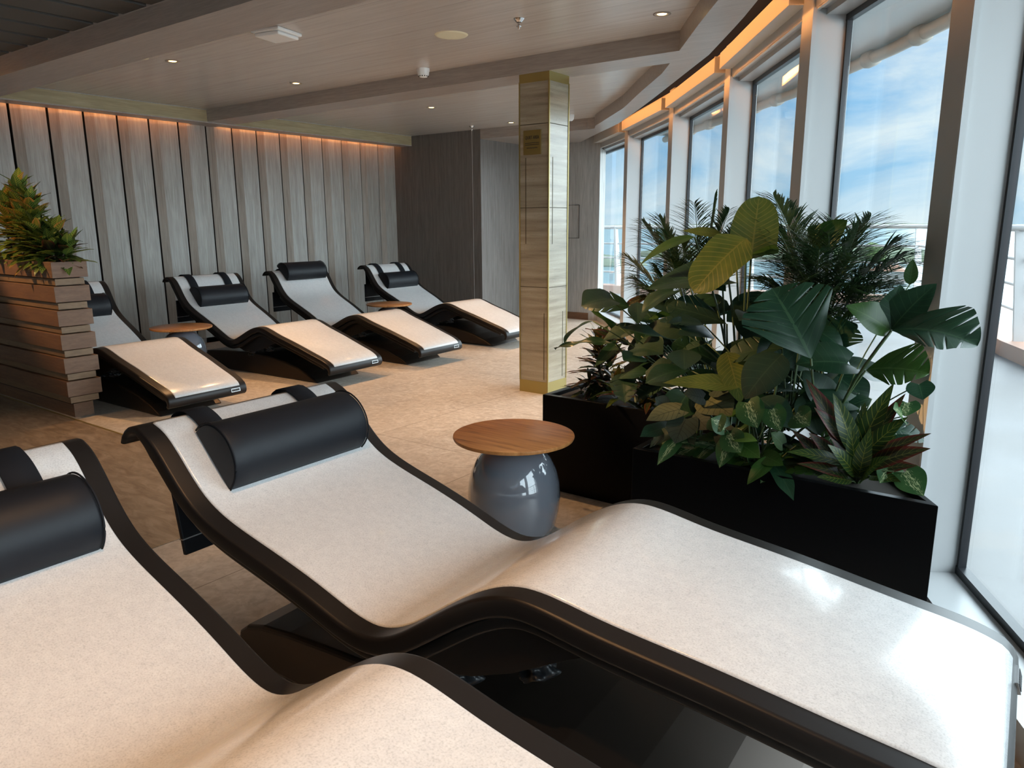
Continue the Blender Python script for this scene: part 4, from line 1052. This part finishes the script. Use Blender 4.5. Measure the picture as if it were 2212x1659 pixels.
# overhang outside the glass with a service pipe along its edge
def gout(i, d): return G[i] - NRM[i]*d
bm = bmesh.new()
for i in range(len(G)-1):
    prism(bm, [tuple(gout(i, .12)), tuple(gout(i+1, .12)), tuple(gout(i+1, 1.15)), tuple(gout(i, 1.15))], 2.62, 2.95)
fixn(bm); struct(link('ceiling', bm, M['frame']))
bm = bmesh.new(); tube(bm, [(*gout(i, 1.0), 2.57) for i in range(len(G))], .045, 10)
for i in range(len(G)-1):
    for f_ in (.2, .5, .8):
        p = gout(i, 1.0).lerp(gout(i+1, 1.0), f_); d_ = (gout(i+1, 1.0)-gout(i, 1.0)).normalized()
        tube(bm, [(*(p - d_*.06), 2.57), (*(p + d_*.06), 2.57)], .062, 10); tube(bm, [(p.x, p.y, 2.57), (p.x, p.y, 2.64)], .02, 6)
tag(link('service_pipe', bm, M['pipe'], smooth=True), 'beige pipe with clamps running along the outer overhang above the windows', 'pipe')
# sea, shore, trees
bm = bmesh.new(); f = bm.faces.new([bm.verts.new(p) for p in ((-9000, 14, 0), (9000, 14, 0), (9000, 12000, 0), (-9000, 12000, 0))])
s_ = link('sea_water', bm, M['sea'], loc=(0, 0, -24)); s_['kind'] = 'stuff'; s_['label'] = 'teal sea stretching to the horizon behind the deck railing'; s_['category'] = 'sea'
def island(x, y, lx, ly, h, seed, label, m=None):
    bm = bmesh.new(); bmesh.ops.create_icosphere(bm, subdivisions=4, radius=1)
    for v in bm.verts:
        n_ = noise.noise(Vector((v.co.x*3, v.co.y*3, seed)))*.35 + noise.noise(Vector((v.co.x*11, v.co.y*11, seed+5)))*.2
        v.co = Vector((v.co.x*lx*(1+.2*n_), v.co.y*ly, max(v.co.z, -.1)**1*h*(1+n_) if v.co.z > 0 else v.co.z*h*.2))
    tag(link('island', bm, m or M['island'], loc=(x, y, -24), smooth=True), label, 'island')
island(-1300, 4200, 1700, 300, 22, 1, 'low hazy wooded shore on the horizon behind the railing')
island(-160, 560, 130, 40, 9, 2, 'low green wooded island across the water seen between railing posts')
island(60, 330, 70, 30, 6, 3, 'green garden island behind the nearest railing at the right edge')
island(-330, 420, 120, 40, 9, 4, 'green island seen through the farthest window')
def tree(x, y, z, h, r, seed, label):
    e = empty('shade_tree', (x, y, z)); rnd = random.Random(seed)
    bm = bmesh.new(); tube(bm, [(0, 0, 0), (.2, 0, h*.4), (0, .1, h*.7)], h*.04, 7); link('trunk', bm, M['trunk'], e, True)
    bm = bmesh.new()
    for k in range(16):
        a = rnd.uniform(0, 2*PI); q = rnd.uniform(0, .75)*r; rr = r*rnd.uniform(.32, .5)
        s2 = bmesh.ops.create_icosphere(bm, subdivisions=3, radius=rr)
        c_ = Vector((q*math.cos(a), q*math.sin(a), h*.75 + rnd.uniform(-.2, .25)*h*.6))
        for v in s2['verts']:
            v.co *= 1 + .35*noise.noise(v.co*2.2 + Vector((k, seed, 0)))
            v.co += c_
    link('crown', bm, M['fartree'], e, True); tag(e, label, 'tree', 'trees on the islands beyond the railing')
rnd = random.Random(3)
labs = ['round green tree beyond the railing at the far right edge', 'leafy green tree near the shore at the right edge of the view', 'green tree on the island behind the palm fronds']
for k, (x, y, h, r, lab) in enumerate(((9, 262, 21, 11, 'round bright green tree behind the nearest railing at the right photo edge'), (31, 275, 19, 10, 'green tree just outside the right edge beside the round bright one'), (-2, 300, 13, 8, 'darker green tree close behind the round bright one at the right edge'),
        (-215, 330, 20, 12, 'tall green tree seen low through the farthest window'), (-238, 345, 15, 10, 'shorter green tree left of the tall one in the farthest window'), (-75, 390, 13, 10, 'green tree on the island seen behind the palm fronds'), (-95, 400, 12, 9, 'small green tree left along the island behind the palm fronds'))):
    tree(x, y, -23, h, r*.8, k+11, lab)
def house(x, y, w, d_, h, lab, rz=0):
    e = empty('villa', (x, y, -23.5), rz)
    bm = bmesh.new(); box(bm, -w/2, w/2, -d_/2, d_/2, 0, h); link('wall', bm, M['house'], e)
    bm = bmesh.new(); a = [bm.verts.new(p) for p in ((-w/2-.5, -d_/2-.5, h), (w/2+.5, -d_/2-.5, h), (w/2+.5, d_/2+.5, h), (-w/2-.5, d_/2+.5, h))]; b5 = [bm.verts.new((-w/4, 0, h+2.5)), bm.verts.new((w/4, 0, h+2.5))]
    bm.faces.new(a[::-1]); bm.faces.new((a[0], a[1], b5[1], b5[0])); bm.faces.new((a[1], a[2], b5[1])); bm.faces.new((a[2], a[3], b5[0], b5[1])); bm.faces.new((a[3], a[0], b5[0])); fixn(bm); link('roof', bm, M['roof'], e)
    bm = bmesh.new()
    for k in range(4): box(bm, -w/2+1.2+k*(w-2)/4, -w/2+2.4+k*(w-2)/4, -d_/2-.05, -d_/2, 1.2, 3.2)
    link('window', bm, M['dark'], e)
    tag(e, lab, 'house')
house(6, 222, 14, 8, 5, 'pale villa on the shore below the round green tree')
house(-60, 350, 14, 8, 5, 'pale villa on the middle island behind the palm leaves')

# ------------------------------------------------------------------ camera, world, light
cd = bpy.data.cameras.new('camera'); cam = bpy.data.objects.new('camera', cd); C.objects.link(cam)
cd.sensor_width = 36; cd.lens = 36*1600.8/2212; cd.clip_start = .02; cd.clip_end = 20000
rt = Vector((.80447, .59397, -.004888)); up = Vector((-.12101, .17194, .97765)); fw = Vector((-.58153, .78590, -.21020))
mt = Matrix((rt, up, -fw)).transposed().to_4x4(); mt.translation = (0, 0, 1.35); cam.matrix_world = mt
bpy.context.scene.camera = cam
w = bpy.data.worlds.new('sky'); bpy.context.scene.world = w; w.use_nodes = True; nt = w.node_tree; bg = nt.nodes['Background']
tc = nd(nt, 'ShaderNodeTexCoord'); s = sep(nt, tc.outputs['Generated'])
grad = ramp(nt, s[2], [(0, (.42, .64, .82)), (.06, (.34, .60, .86)), (.2, (.24, .52, .86)), (.6, (.14, .38, .78))])
mp = nd(nt, 'ShaderNodeMapping'); mp.inputs['Scale'].default_value = (2.2, 2.2, 5); nt.links.new(tc.outputs['Generated'], mp.inputs[0])
cl = noise_tex(nt, mp.outputs[0], 2.3, 8, .6, .6)
cloud = ramp(nt, cl, [(.36, (0, 0, 0)), (.60, (1, 1, 1))])
col = mix(nt, mth(nt, 'MULTIPLY', cloud, .85), grad, (.86, .92, .95))
nt.links.new(col, bg.inputs[0]); bg.inputs[1].default_value = 0.95
sun = bpy.data.lights.new('sun', 'SUN'); sun.energy = 2.2; sun.angle = R(3); sun.color = (1, .95, .88)
so_ = bpy.data.objects.new('sun', sun); C.objects.link(so_); so_.rotation_euler = (R(38), 0, R(-60))
def fill_sun(direction, energy, angle, colour):
    li = bpy.data.lights.new('daylight_fill', 'SUN'); li.energy = energy; li.angle = R(angle); li.color = colour
    o = bpy.data.objects.new('daylight_fill', li); C.objects.link(o)
    o.rotation_euler = Vector(direction).normalized().to_track_quat('Z', 'Y').to_euler()
fill_sun((1, .6, .30), 15.0, 130, (.84, .93, 1.0))  # added wide sun lamp, lifts indoor daylight beyond what the sky gives
vs = bpy.context.scene.view_settings; vs.view_transform = 'Standard'; vs.look = 'None'; vs.exposure = 0.36; vs.gamma = 1; vs.use_curve_mapping = False
